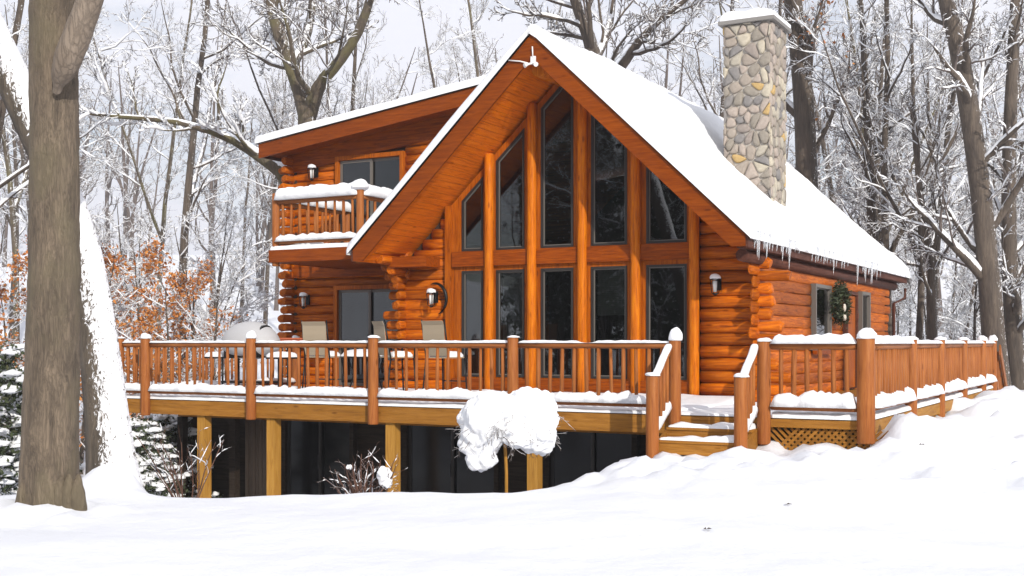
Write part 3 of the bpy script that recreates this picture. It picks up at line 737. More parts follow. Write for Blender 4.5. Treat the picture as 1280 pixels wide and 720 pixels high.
# ------------------------------------------------------------------ the deck
DV, DU0, DU1, DB = 15.75, -16.75, -3.33, 28.45
deck = thing('wooden_deck', 'raised wooden deck on yellow posts wrapped round the front of the log cabin', 'deck', (-10, DV, -.3))
dm = MB()
def planks(u0, u1, v0, v1):
    v = v0
    while v < v1 - .01: dm.box((u0, v, -.045), (u1, min(v + .135, v1), -.008)); v += .14
planks(DU0, US - .3, DV + .02, VG - .05); planks(US - .3, DU1 - .02, DV + .02, DB); planks(DU0, -13.2, VG - .05, VW - .1)
dm.build('deck_boards', M['lumber_x'], deck)
jm = MB()
u = DU0 + .2
while u < US: jm.box((u, DV + .05, -.24), (u + .045, VG, -.05)); u += .41
jm.build('joists', M['lumber_y'], deck)
L1 = -6.02                                     # left edge of the steps
MB().box((DU0, DV - .02, -.27), (L1, DV + .03, -.02)).build('rim_board', M['lumber_x'], deck)
MB().box((-4.72, DV - .02, -.13), (DU1, DV + .03, -.02)).build('rim_board', M['lumber_x'], deck)
MB().box((L1, DV - .015, -.13), (-4.72, DV + .03, -.02)).build('rim_board', M['lumber_x'], deck)
MB().box((DU1 - .03, DV + .03, -.20), (DU1 + .02, DB, -.02)).build('rim_board', M['lumber_y'], deck)
MB().box((DU0 - .045, DV, -.25), (DU0, VW, -.02)).build('rim_board', M['lumber_y'], deck)
for u in (-14.75, -13.2, -10.78, -8.24):
    MB().box((u - .085, DV + .04, -2.6), (u + .085, DV + .21, -.25)).build('support_post', M['lumber_z'], deck)
for u in (-16.6, -15.3):
    MB().box((u - .07, 17.2, -2.6), (u + .07, 17.34, -.43)).build('support_post', M['basement'], deck)  # rear posts painted dark to sink into the shade below the deck
MB().box((DU0 + .1, 17.2, -.42), (-6.3, 17.34, -.25)).build('beam', M['lumber_x'], deck)
# lattice skirt of crossed laths on the short front run, boards on the long side
lat = MB()
def lath(a, b_, t0, t1):
    d = Vector((b_[0] - a[0], b_[1] - a[1])).normalized(); nn = Vector((-d.y, d.x)) * .018
    poly = [(a[0] - nn.x, a[1] - nn.y), (b_[0] - nn.x, b_[1] - nn.y), (b_[0] + nn.x, b_[1] + nn.y), (a[0] + nn.x, a[1] + nn.y)]
    lat.prism(poly, 'y', t0, t1)
x = -4.72
while x < DU1: lath((x, -.6), (x + .46, -.14), DV + .032, DV + .042); lath((x + .46, -.6), (x, -.14), DV + .044, DV + .054); x += .09
lat.build('lattice_skirt', M['lumber_x'], deck)
sk = MB(); z = -.23
for i in range(6): sk.box((DU1 - .05, DV + .1, z - .075), (DU1 - .03, DB, z)); z -= .095
v = DV + .3
while v < DB: sk.box((DU1 - .09, v, -.9), (DU1 - .052, v + .09, -.2)); v += .9
sk.build('side_skirt', M['lumber_y'], deck)
# steps
sp = MB()
for i, (v0, v1, zz) in enumerate(((15.42, 15.76, -.155), (15.08, 15.44, -.305))):
    sp.box((L1 + .05, v0 - .02, zz - .035), (-4.78, v1 - .022, zz)); sp.box((L1 + .06, v0, zz - .19), (-4.79, v0 + .025, zz - .037))
for u in (L1 + .02, -4.81): sp.prism([(15.05, -.8), (15.74, -.8), (15.74, -.14), (15.4, -.2), (15.05, -.36)], 'x', u, u + .04)
steps = sp.build('steps', M['lumber_x'], deck)
s = MB(); s.slab(L1 + .08, -4.80, 24, 15.40, 15.73, 8, lambda u, v: -.154, lambda u, v: .03 + .06 * abs(nz(u, v, 0, 3.5)) + .05 * sm(u, -5.4, -4.9), .08)
s.build('snow', M['snow'], steps); s = MB()
s.slab(L1 + .08, -4.80, 24, 15.06, 15.40, 8, lambda u, v: -.304, lambda u, v: .025 + .05 * abs(nz(u, v, 4, 3.5)) + .06 * sm(u, -5.4, -4.9), .08)
s.build('snow', M['snow'], steps)
s = MB()
tk = lambda u, v: .055 + .03 * nz(u, v, 0, 1.3) + .02 * nz(u, v, 5, 4) + .1 * sm(v, 18.2, 19.6) * (0 if u > -5.9 else 1)
s.slab(DU0 - .03, L1, 110, DV - .03, VG - .1, 34, lambda u, v: -.006, tk, .06)
s.slab(L1 + .001, -4.6, 20, DV - .01, VG - .1, 34, lambda u, v: -.006, lambda u, v: .03 + .02 * nz(u, v, 3, 2), .03, 'lr')
s.slab(-4.599, DU1 + .02, 20, DV - .03, DB, 110, lambda u, v: -.006, lambda u, v: .07 + .03 * nz(u, v, 3, 1.5) + .02 * nz(u, v, 9, 5), .06, 'l')
s.build('snow', M['snow'], deck)

# railings
def post_part(par, u, v, z0, z1, r=.083, cap=.09, sd=1):
    mb = MB(); log_post(mb, u, v, z0, z1, r, sd); o = mb.build('post', M['rail_z'], par)
    if cap > 0:
        mb = MB(); mb.blob((u + .01, v, z1 - .005), (r * 1.12, r * 1.12, cap), sd, .12, 2, .12); mb.build('snow', M['snow'], o)
ry = DV - .05
front = thing('deck_railing', 'long snow-topped log railing along the cabin front left of the steps', 'railing', (-11, ry, 0))
pu = [-16.62, -15.95, -13.52, -11.02, -8.50, -5.96]
caps = [.03, .09, .13, .04, .03, .17]
for k, u in enumerate(pu): post_part(front, u, ry - (.03 if 0 < k < 5 else 0), -.30 if k not in (0,) else -.1, 1.08 if k < 5 else 1.04, .085, caps[k], k + 1)
for k in range(5):
    nb = (3, 12, 12, 12, 12)[k]
    rail_run(front, (pu[k] + .06, ry + .03), (pu[k + 1] - .06, ry + .03), (1.0, 1.0), (.12, .12), nb, 'rail_x', 20 + k, (.15, .038), (.24, .13), gap_t=.05)
lft = thing('deck_railing', 'railing along the open left end of the deck', 'railing', (DU0, 18, 0))
rail_run(lft, (DU0 + .1, ry + .12), (DU0 + .1, VW - .3), (1.0, 1.0), (.12, .12), 26, 'rail_y', 31, (.14, .04), (.2, .1))
post_part(lft, DU0 + .1, VW - .25, -.02, 1.08, .08, .08, 2)
right = thing('deck_railing', 'log railing with deep snow on its top between the steps and the deck corner', 'railing', (-4, ry, 0))
post_part(right, -4.70, ry, -.36, 1.02, .09, .05, 3)
rail_run(right, (-4.60, ry + .02), (-3.48, ry + .02), (.99, .99), (.13, .13), 6, 'rail_x', 41, (.24, .12), (.3, .2), rb=.032)
side = thing('deck_railing', 'long log railing receding down the right side of the deck to the back', 'railing', (DU1, 22, 0))
post_part(side, -3.36, ry, -.30, 1.06, .115, .13, 4)
pv = [15.75, 18.65, 21.26, 23.9, 26.6, 28.4]
for k, v in enumerate(pv[1:]): post_part(side, DU1 + .0, v, -.45, 1.05, .09, (.05, .05, .06, .10, .12)[k], 5 + k)
for k in range(5):
    rail_run(side, (DU1 - .02, pv[k] + .1), (DU1 - .02, pv[k + 1] - .09), (.99, .99), (.13, .13), (14, 13, 13, 13, 9)[k], 'rail_y', 50 + k, (.22, .10 if k == 0 else .05), (.3, .15), rb=.035)
def stair_rail(u, label, sd):
    t = thing('stair_railing', label, 'railing', (u, 15.1, -.4))
    post_part(t, u, 15.02, -.75, .56, .088, .05, sd)
    rail_run(t, (u, 15.08), (u, ry - .05), (.53, .98), (-.22, .1), 4, 'rail_y', 60 + sd, (.12, .05), (.12, .10), rb=.03)
    return t
stair_rail(-6.02, 'short sloping stair railing on the left of the front steps', 1)
stair_rail(-4.80, 'short sloping stair railing on the right of the front steps', 2)
t = thing('stair_railing', 'sloping board railing going down at the far end of the deck side', 'railing', (DU1, 29.5, 0))
for du in (0, .12):
    MB().prism([(28.5, .95), (30.8, -.75), (30.8, -.98), (28.5, .72)], 'x', DU1 + du, DU1 + du + .04).build('top_rail', M['rail_y'], t)
MB().prism([(28.5, .22), (30.7, -1.4), (30.7, -1.6), (28.5, .02)], 'x', DU1 + .05, DU1 + .09).build('stringer', M['rail_y'], t)
post_part(t, DU1 + .06, 30.75, -1.6, -.6, .07, .05, 2)
for i in range(8): MB().box((DU1 + .05, 28.7 + i * .25, .5 - i * .185 - .45), (DU1 + .09, 28.76 + i * .25, .8 - i * .185)).build('baluster', M['rail_z'], t)

# ------------------------------------------------------------------ things on the cabin and deck
def make_lantern(label, u, v, z, face='y', cap=True):
    t = thing('wall_lantern', label, 'lantern', (u, v, z), 'black lanterns on the log walls')
    MB().box((u - .05, v - .03, z - .11), (u + .05, v, z + .11)).build('back_plate', M['black_metal'], t)
    m_ = MB(); m_.tube([(u, v - .02, z + .02), (u, v - .10, z + .12), (u, v - .17, z + .10)], .012, 6); m_.build('arm', M['black_metal'], t)
    c = (u, v - .17)
    m_ = MB()
    for du, dv in ((-1, -1), (1, -1), (1, 1), (-1, 1)): m_.tube([(c[0] + du * .045, c[1] + dv * .045, z - .16), (c[0] + du * .065, c[1] + dv * .065, z + .06)], .008, 5)
    m_.tube([(c[0], c[1], z + .06), (c[0], c[1], z + .13), (c[0], c[1], z + .15)], [.10, .03, .012], 8); m_.tube([(c[0], c[1], z - .20), (c[0], c[1], z - .16)], [.02, .065], 8)
    m_.build('cage', M['black_metal'], t)
    MB().tube([(c[0], c[1], z - .14), (c[0], c[1], z + .04)], [.035, .045], 8).build('lamp_glass', M['white_paint'], t)
    if cap: m_ = MB(); m_.blob((c[0], c[1], z + .09), (.09, .09, .07), 2, .1, 2, .5); m_.build('snow', M['snow'], t)
    return t
make_lantern('black lantern beside the upper balcony sliding door', -16.22, VW - .06, 4.70)
make_lantern('black lantern left of the lower sliding door by the patio', -16.45, VW - .06, 1.93)
hl = make_lantern('black lantern in a curved iron hoop right of the lower sliding door', -12.15, VG - .06, 1.86)
m_ = MB(); m_.tube([(-12.15 + .26 * math.sin(a), VG - .11, 1.82 + .30 * math.cos(a)) for a in [math.radians(-20 + i * 13) for i in range(15)]], [.008 + .028 * math.sin(math.pi * i / 14) for i in range(15)], 6); m_.build('hoop', M['black_metal'], hl)
make_lantern('black lantern on the round logs between the tall windows and the cabin corner', -6.55, VG - .1, 1.98)

t = thing('floodlight', 'small white twin floodlight with a loose wire at the peak of the gable', 'lamp', (UC + .05, VR - .02, 5.9))
MB().box((UC + .0, VR - .03, 5.72), (UC + .09, VR - .002, 5.86)).build('bracket', M['white_paint'], t)
MB().tube([(UC + .045, VR - .03, 5.84), (UC + .045, VR - .05, 6.02)], .012, 6).build('sensor_stem', M['white_paint'], t)
for s_ in (-1, 1): MB().tube([(UC + .045, VR - .03, 5.74), (UC + .045 + s_ * .07, VR - .08, 5.72), (UC + .045 + s_ * .11, VR - .13, 5.69)], [.012, .022, .042], 8).build('lamp_head', M['white_paint'], t)
MB().tube([(UC - .05, VR - .03, 5.75), (UC - .2, VR - .03, 5.80), (UC - .42, VR - .03, 5.84)], .012, 5).build('wire', M['white_paint'], t)

t = thing('wreath', 'dark evergreen wreath hanging beside the window on the side wall', 'wreath', (US + .06, 24.35, 1.9))
m_ = MB(); R = random.Random(3)
for i in range(1500):
    a = R.uniform(0, 6.283); rr = .30 + R.gauss(0, .07); c = Vector((US + .10 + R.uniform(-.05, .10), 24.4 + rr * 1.5 * math.cos(a), 1.78 + rr * math.sin(a)))
    d = Vector((R.uniform(-.3, 1), R.uniform(-1, 1), R.uniform(-1, 1))).normalized() * R.uniform(.06, .13); s_ = d.cross(Vector((R.random(), R.random(), R.random()))).normalized() * .02
    m_.add([c - s_, c + s_, c + d], [(0, 1, 2)])
m_.build('foliage', M['needle'], t)
m_ = MB(); m_.blob((US + .2, 24.4, 1.50), (.04, .09, .07), 1, .2, 1); m_.blob((US + .2, 24.4, 1.70), (.03, .06, .08), 4, .2, 1); m_.build('bow', M['red_bow'], t)

def make_chair(u, v, rz, label, first=[None]):
    if first[0] is None:
        t = thing('patio_chair', label, 'chair', (0, 0, 0), 'high-backed patio chairs on the deck')
        # back towards +v side seen from the front: local frame, sitting faces +v
        back = MB()
        for i in range(6):
            pass
        vs = []; n_ = 8
        for i in range(n_ + 1):
            k = i / n_; z = .74 + .60 * k; y = -.20 - .10 * k - .05 * math.sin(k * 3.1) - (.06 * (k - .85) / .15 if k > .85 else 0)
            vs += [(-.235, y, z), (.235, y, z), (.235, y + .012, z), (-.235, y + .012, z)]
        fs = [(i * 4 + a, i * 4 + (a + 1) % 4, i * 4 + 4 + (a + 1) % 4, i * 4 + 4 + a) for i in range(n_) for a in range(4)] + [(0, 1, 2, 3), (n_ * 4 + 3, n_ * 4 + 2, n_ * 4 + 1, n_ * 4)]
        back.add(vs, fs); back.build('backrest', M['sling'], t)
        MB().box((-.235, -.2, .70), (.235, .24, .72)).build('seat', M['sling'], t)
        for s_ in (-1, 1):
            MB().tube([(s_ * .25, -.20, .70), (s_ * .25, -.32, 1.36)], .015, 6).build('back_frame', M['black_metal'], t)
            MB().tube([(s_ * .25, -.2, .70), (s_ * .27, -.28, 0)], .015, 6).build('leg', M['black_metal'], t)
            MB().tube([(s_ * .25, .24, .70), (s_ * .27, .28, 0)], .015, 6).build('leg', M['black_metal'], t)
            MB().tube([(s_ * .27, -.26, .98), (s_ * .28, .1, .98), (s_ * .27, .25, .9), (s_ * .26, .25, .70)], .018, 6).build('armrest', M['black_metal'], t)
        MB().tube([(-.26, .26, .3), (.26, .26, .3)], .012, 6).build('footrest', M['black_metal'], t)
        s_ = MB(); s_.slab(-.23, .23, 10, -.15, .23, 10, lambda a, b_: .722, lambda a, b_: .09 + .02 * nz(a, b_, 0, 5), .1); s_.build('snow', M['snow'], t)
        first[0] = t
    else:
        t = copy_tree(first[0]); t['label'] = label
    t.location = W(u, v, .03); t.rotation_euler = (0, 0, -TH + rz)
make_chair(-13.3, 17.35, math.radians(8), 'tan patio chair left of the snowy table, in front of the left door jamb')
make_chair(-11.9, 17.6, math.radians(-32), 'tan patio chair turned sideways just right of the sliding door')
make_chair(-10.88, 17.6, math.radians(-8), 'rightmost tan patio chair, in front of the orange log wall')
t = thing('patio_table', 'round high patio table under a pad of snow between the tan chairs', 'table', (-12.75, 17.9, 0))
MB().tube([(-12.75, 17.9, .72), (-12.75, 17.9, .75)], .46, 24).build('tabletop', M['black_metal'], t)
for a in range(4):
    ca, sa = math.cos(a * math.pi / 2 + .7), math.sin(a * math.pi / 2 + .7)
    MB().tube([(-12.75 + ca * .34, 17.9 + sa * .34, 0), (-12.75 + ca * .22, 17.9 + sa * .22, .4), (-12.75 + ca * .32, 17.9 + sa * .32, .72)], .016, 6).build('leg', M['black_metal'], t)
m_ = MB(); m_.blob((-12.75, 17.9, .75), (.46, .46, .13), 2, .06, 3, .02); m_.build('snow', M['snow'], t)

t = thing('barbecue_grill', 'barbecue grill under a pale grey domed cover at the left of the deck', 'grill', (-15.2, 17.1, 0))
gx, gy = -14.85, 17.2
prof = [(math.cos(a) * .30, .92 + math.sin(a) * .40) for a in [math.radians(i * 15) for i in range(13)]]
MB().prism([(gy + a, b_) for a, b_ in prof] + [(gy - .30, .72), (gy + .30, .72)], 'x', gx - .38, gx + .38).build('lid', M['black_metal'], t)
m_ = MB(); m_.blob((gx, gy, .95), (.60, .44, .44), 4, .02, 3, .6); m_.build('cover', plain('pale_grey_cover', (.42, .42, .43), .7), t)
for s_ in (-1, 1):
    MB().box((gx + s_ * .56, gy - .24, .70), (gx + s_ * .92, gy + .24, .73)).build('side_shelf', M['black_metal'], t)
    m_ = MB(); x0, x1 = sorted((gx + s_ * .56, gx + s_ * .92)); m_.slab(x0, x1, 10, gy - .23, gy + .23, 10, lambda a, b_: .731, lambda a, b_: .1 + .02 * nz(a, b_, 0, 4), .12); m_.build('snow', M['snow'], t)
    for q in (-1, 1): MB().tube([(gx + s_ * .48, gy + q * .22, .02), (gx + s_ * .48, gy + q * .22, .72)], .02, 6).build('leg', M['black_metal'], t)
MB().box((gx - .5, gy - .24, .25), (gx + .5, gy + .24, .29)).build('lower_shelf', M['black_metal'], t)
MB().tube([(gx - .3, gy - .36, .98), (gx + .3, gy - .36, .98)], .018, 8).build('handle', M['brass'], t)
t = thing('planter', 'low terracotta planter on a stand by the left corner of the cabin wall', 'planter', (-15.2, 18.9, 0))
MB().box((-15.5, 18.8, .92), (-14.95, 19.05, 1.06)).build('trough', M['terracotta'], t)
MB().box((-15.52, 18.78, 1.062), (-14.93, 19.07, 1.09)).build('rim', M['terracotta'], t)
for u in (-15.45, -15.0):
    for v in (18.84, 19.0): MB().tube([(u, v, .0), (u, v, .92)], .014, 6).build('leg', M['black_metal'], t)


# ------------------------------------------------------------------ trees
def rot_perp(d, rs):
    a = np.cross(d, (0, 0, 1.0)) if abs(d[2]) < .9 else np.cross(d, (1.0, 0, 0)); a /= np.linalg.norm(a); b_ = np.cross(d, a)
    q = rs.uniform(0, 2 * math.pi); return a * math.cos(q) + b_ * math.sin(q)
def grow_line(p, d, L, r0, r1, n, wig, lift, rs):
    pts = [np.array(p, float)]; d = np.array(d, float)
    for i in range(n - 1):
        d = d + rs.normal(0, wig, 3) + np.array((0, 0, lift)); d /= np.linalg.norm(d)
        pts.append(pts[-1] + d * L / (n - 1))
    return np.array(pts), np.linspace(1, 0, n) ** .8 * (r0 - r1) + r1
NS = {0: 13, 1: 10, 2: 8, 3: 6, 4: 4}; KS = {0: 9, 1: 6, 2: 4, 3: 3, 4: 3}
def branch_out(lines, parent, level, maxlevel, cfg, rs, t0=.2, t1=1.0, count=None):
    pts, rad = parent; n = len(pts)
    seglen = np.linalg.norm(np.diff(pts, axis=0), axis=1).sum()
    cnt = cfg['n'][level] if count is None else count
    for i in range(cnt):
        t = t0 + (t1 - t0) * ((i + rs.uniform(.1, .9)) / cnt); f = t * (n - 1); a = min(n - 2, int(f)); k = f - a
        p = pts[a] * (1 - k) + pts[a + 1] * k; r = rad[a] * (1 - k) + rad[a + 1] * k
        tan = pts[a + 1] - pts[a]; tan /= np.linalg.norm(tan)
        ang = math.radians(rs.uniform(*cfg['ang'][level])); q = rot_perp(tan, rs)
        d = tan * math.cos(ang) + q * math.sin(ang); d[2] += cfg.get('up', .12); d /= np.linalg.norm(d)
        L = cfg['len'][level] * rs.uniform(.6, 1.25) * (1.15 - .6 * t) * (seglen if level > 1 else cfg['L1'])
        rr = max(cfg['rmin'], min(r * .72, r * cfg['rf'][level]) * rs.uniform(.7, 1))
        ln = grow_line(p, d, L, rr, cfg['rmin'] * .7, NS[level], cfg['wig'][level], cfg['lift'][level], rs)
        lines[level].append(ln)
        if level < maxlevel: branch_out(lines, ln, level + 1, maxlevel, cfg, rs, .15)
CFG = dict(n={1: 11, 2: 7, 3: 6, 4: 5}, ang={1: (35, 70), 2: (25, 60), 3: (25, 60), 4: (20, 55)}, len={1: 1, 2: .48, 3: .42, 4: .45}, L1=3.6,
           rf={1: .5, 2: .5, 3: .5, 4: .5}, wig={0: .03, 1: .13, 2: .15, 3: .16, 4: .15}, lift={0: 0, 1: .05, 2: .03, 3: .01, 4: .0}, rmin=.006, up=.15)
def tube_arrays(P_, R_, k):
    m_, n_ = R_.shape
    T = np.gradient(P_, axis=1); T /= np.linalg.norm(T, axis=2, keepdims=True) + 1e-9
    ref = np.zeros_like(T); ref[..., 2] = 1; steep = np.abs(T[..., 2]).mean(axis=1) > .85; ref[steep] = (1, 0, 0)
    A = np.cross(T, ref); A /= np.linalg.norm(A, axis=2, keepdims=True) + 1e-9; B_ = np.cross(A, T)
    g = 2 * np.pi * (np.arange(k) + .25) / k
    V = P_[:, :, None] + R_[:, :, None, None] * (A[:, :, None] * np.cos(g)[:, None] + B_[:, :, None] * np.sin(g)[:, None])
    i, j = np.meshgrid(np.arange(n_ - 1), np.arange(k), indexing='ij'); j2 = (j + 1) % k
    F = np.stack([i * k + j, i * k + j2, (i + 1) * k + j2, (i + 1) * k + j], -1).reshape(-1, 4)
    F = (F[None] + (np.arange(m_) * n_ * k)[:, None, None]).reshape(-1, 4)
    return V.reshape(-1, 3), F
def np_mesh(name, chunks, mats, smooth=True, parent=None, origin=(0, 0, 0)):
    """chunks: (verts, quads, material index)"""
    Vs, Fs, Ms, o = [], [], [], 0
    for V, F, mi in chunks:
        Vs.append(V); Fs.append(F + o); Ms.append(np.full(len(F), mi)); o += len(V)
    V = np.concatenate(Vs) - np.array(origin); F = np.concatenate(Fs); MI = np.concatenate(Ms)
    me = bpy.data.meshes.new(name); me.vertices.add(len(V)); me.vertices.foreach_set('co', V.astype(np.float32).ravel())
    me.loops.add(F.size); me.loops.foreach_set('vertex_index', F.astype(np.int32).ravel())
    me.polygons.add(len(F)); me.polygons.foreach_set('loop_start', np.arange(0, F.size, 4, dtype=np.int32)); me.polygons.foreach_set('loop_total', np.full(len(F), 4, np.int32))
    me.polygons.foreach_set('use_smooth', np.full(len(F), smooth)); me.polygons.foreach_set('material_index', MI.astype(np.int32))
    for q in mats: me.materials.append(q)
    me.update(calc_edges=True); me.validate()
    ob = bpy.data.objects.new(name, me); COL.objects.link(ob)
    if parent: ob.parent = parent
    return ob
def stack(ls): return np.stack([a for a, _ in ls]), np.stack([b_ for _, b_ in ls])
def group_by_n(ls):
    d = {}
    for a in ls: d.setdefault(len(a[0]), []).append(a)
    return [stack(x) for x in d.values()]
def snow_tubes(ls, rs, thick=1.0, keep=.8, k=4, th=.42):
    out = []
    for P_, R_ in group_by_n(ls):
        T = np.gradient(P_, axis=1); T /= np.linalg.norm(T, axis=2, keepdims=True) + 1e-9
        hz = np.sqrt(np.clip(1 - T[..., 2] ** 2, 0, 1)); w = np.clip((hz - th) / .25, 0, 1) * (rs.uniform(0, 1, R_.shape) < keep)
        w[:, 0] *= .6; w[:, -1] *= .5
        t = R_ * .8 + .010 * thick
        Q = P_ + np.stack([np.zeros_like(R_), np.zeros_like(R_), (R_ * .55 + .35 * t) * w], -1)
        V, F = tube_arrays(Q, np.maximum(.0008, t * w), k); out.append((V, F, 0))
    return out
def leaf_chunk(ls, count, size, rs, spread=.12):
    pts = np.concatenate([a[0][1:] for a in ls]); c = pts[rs.integers(0, len(pts), count)] + rs.normal(0, spread, (count, 3))
    a = rs.normal(0, 1, (count, 3)); a /= np.linalg.norm(a, axis=1, keepdims=True); b_ = np.cross(a, rs.normal(0, 1, (count, 3))); b_ /= np.linalg.norm(b_, axis=1, keepdims=True)
    s_ = size * rs.uniform(.5, 1.2, (count, 1)); V = np.stack([c - a * s_, c - b_ * s_ * .55, c + a * s_, c + b_ * s_ * .55], 1).reshape(-1, 3)
    return V, np.arange(count * 4).reshape(-1, 4), 0
def assemble(name, label, lines, mats, seed, origin, group=None, leaves=0, leaf_size=.05, snow_thick=1.0, keep=.8, twig_snow=True, flush_leaves=None):
    """tree > trunk, crown, snow, leaves"""
    rs = np.random.default_rng(seed + 999)
    t = thing(name, label, 'tree', origin, group, house=False)
    bigs = [(tube_arrays(P_, R_, KS[0] if l == 0 else KS[1]) + (0,)) for l in (0, 1) for P_, R_ in group_by_n(lines[l])]
    np_mesh('trunk', bigs, [mats[0]], True, t, origin)
    fine = [(tube_arrays(P_, R_, KS[l]) + (0,)) for l in (2, 3, 4) for P_, R_ in group_by_n(lines[l])]
    if fine: np_mesh('crown', fine, [mats[1]], True, t, origin)
    sn = []
    for l in (1, 2, 3, 4):
        if lines[l] and (l < 4 or twig_snow): sn += snow_tubes(lines[l], rs, snow_thick * (1.6, 1.6, 1.2, .8, .6)[l], keep, 5 if l == 1 else 4 if l == 2 else 3)
    if sn: np_mesh('snow', sn, [M['snow']], True, t, origin)
    if leaves: np_mesh('leaves', [leaf_chunk(flush_leaves or (lines[3] + lines[4]), leaves, leaf_size, rs)], [M['dead_leaf']], False, t, origin)
    return t
def new_lines(): return {0: [], 1: [], 2: [], 3: [], 4: []}
def wood_tree(seed, H, r, cfg, maxlevel=4, base=.3, lean=.03, fork=0):
    rs = np.random.default_rng(seed); lines = new_lines()
    tr = grow_line((0, 0, -.3), (rs.normal(0, lean), rs.normal(0, lean), 1), H, r, r * .12, NS[0], .035, .02, rs)
    tr[1][0] *= 1.25; lines[0].append(tr)
    branch_out(lines, tr, 1, maxlevel, cfg, rs, base, 1.0)
    for f in range(fork):
        k = rs.integers(4, 7); d = (tr[0][k + 1] - tr[0][k]); d /= np.linalg.norm(d); d = d + rot_perp(d, rs) * .5
        l2 = grow_line(tr[0][k], d, H * .55, tr[1][k] * .75, r * .1, NS[0], .05, .04, rs); lines[0].append(l2)
        branch_out(lines, l2, 1, maxlevel, cfg, rs, .15, 1.0, cfg['n'][1] // 2 + 1)
    return lines
BM = (M['bark_dark'], M['twig'])
def photo_tree(name, label, pxpts, Y, seed, mats, cfg, nl=9, t0=.25, maxlevel=4, extra=(), dy=0, **kw):
    """a tree whose trunk follows (x, y, width) points of the photograph at one real distance; extra = more such trunks"""
    rs = np.random.default_rng(seed); lines = new_lines()
    def tr(pp, Y0, Y1):
        pts = np.array([P(x, y, Y0 + (Y1 - Y0) * i / max(1, len(pp) - 1)) for i, (x, y, w) in enumerate(pp)]); rad = np.array([w / 2 / FPX * Y for _, _, w in pp])
        s_ = np.linspace(0, len(pp) - 1, NS[0]); i0 = np.clip(s_.astype(int), 0, len(pp) - 2); f = (s_ - i0)[:, None]
        # Catmull-Rom
        g = lambda q: pts[np.clip(q, 0, len(pts) - 1)]
        p0, p1, p2, p3 = g(i0 - 1), g(i0), g(i0 + 1), g(i0 + 2)
        c_ = .5 * ((2 * p1) + (-p0 + p2) * f + (2 * p0 - 5 * p1 + 4 * p2 - p3) * f ** 2 + (-p0 + 3 * p1 - 3 * p2 + p3) * f ** 3)
        return c_, rad[i0] * (1 - f[:, 0]) + rad[i0 + 1] * f[:, 0]
    main = tr(pxpts, Y, Y + dy); lines[0].append(main)
    if nl: branch_out(lines, main, 1, maxlevel, cfg, rs, t0, 1.0, nl)
    for pp, Y1, n2 in extra:
        l2 = tr(pp, Y, Y1); lines[0].append(l2)
        if n2: branch_out(lines, l2, 1, maxlevel, cfg, rs, .1, 1.0, n2)
    o = tuple(main[0][0])
    return assemble(name, label, lines, mats, seed, o, **kw)

# the wood: individual trees in four builds, copied
def cfgv(**k):
    c = {a: (dict(b_) if isinstance(b_, dict) else b_) for a, b_ in CFG.items()}
    for a, b_ in k.items():
        if isinstance(b_, dict): c[a].update(b_)
        else: c[a] = b_
    return c
KINDS = [
    ('bare_tree', 'tall bare tree with snow lined branches in the wood behind the cabin', cfgv(L1=4.2, n={1: 13}), 19, .17, .30, BM, 0, 1),
    ('bare_tree', 'tall bare tree with snow lined branches in the wood behind the cabin', cfgv(L1=3.2, n={1: 13}, up=.25), 22, .15, .38, (M['bark_moss'], M['twig']), 0, 1),
    ('bare_tree', 'tall bare tree with snow lined branches in the wood behind the cabin', cfgv(L1=3.8, n={1: 12}, up=.05, lift={1: .03}), 17, .14, .2, BM, 0, 0),
    ('young_tree', 'slim young tree with fine snowy twigs in the undergrowth of the wood', cfgv(L1=2.0, n={1: 13, 2: 7}, rmin=.005), 9, .08, .12, (M['bark_dark'], M['twig_red']), 0, 0),
    ('young_tree', 'slim young tree with fine snowy twigs in the undergrowth of the wood', cfgv(L1=2.2, n={1: 12, 2: 7}, rmin=.005, up=.02), 7, .07, .08, (M['bark_dark'], M['twig']), 0, 1),
    ('leafy_tree', 'low tree still holding orange dead leaves under snow left of the cabin', cfgv(L1=2.4, n={1: 12, 2: 7}, rmin=.006, up=.0), 7, .09, .1, (M['bark_dark'], M['twig_red']), 2400, 0),
]
protos = []
for i, (nm, lab, cf, H, r, b0, mt, lv, fk) in enumerate(KINDS):
    ln = wood_tree(100 + i, H, r, cf, 4, b0, .03, fk)
    grp = {'bare_tree': 'tall bare trees of the wood', 'young_tree': 'slim young trees of the wood', 'leafy_tree': 'trees holding orange leaves'}[nm]
    protos.append(assemble(nm, lab, ln, mt, 100 + i, (0, 0, 0), grp, leaves=lv, leaf_size=.085, snow_thick=1.15, keep=.8))
used = [False] * len(protos)
def plant(k, X, Y, rz, sc):
    t = protos[k] if not used[k] else copy_tree(protos[k]); used[k] = True
    px = 640 + X / Y * FPX if Y > 5 else -999
    if k < 5:
        w_ = 'reflected in the cabin windows' if Y < 25 else 'left of the cabin' if px < 400 else 'above the cabin roof' if px < 1000 else 'right of the cabin'
        t['label'] = KINDS[k][1].replace('in the wood behind the cabin', 'in the wood ' + w_).replace('in the undergrowth of the wood', 'in the undergrowth ' + w_)
    t.location = (X, Y, ground_z(X, Y)); t.rotation_euler = (0, 0, rz); t.scale = (sc, sc, sc); return t
R = random.Random(77); placed = []
def free(X, Y, dmin):
    u = X * CT - Y * ST; v = X * ST + Y * CT
    if -20.5 < u < -1.0 and 12 < v < 34: return False
    return all((X - a) ** 2 + (Y - b_) ** 2 > dmin * dmin for a, b_ in placed)
n_ = 0; tries = 0
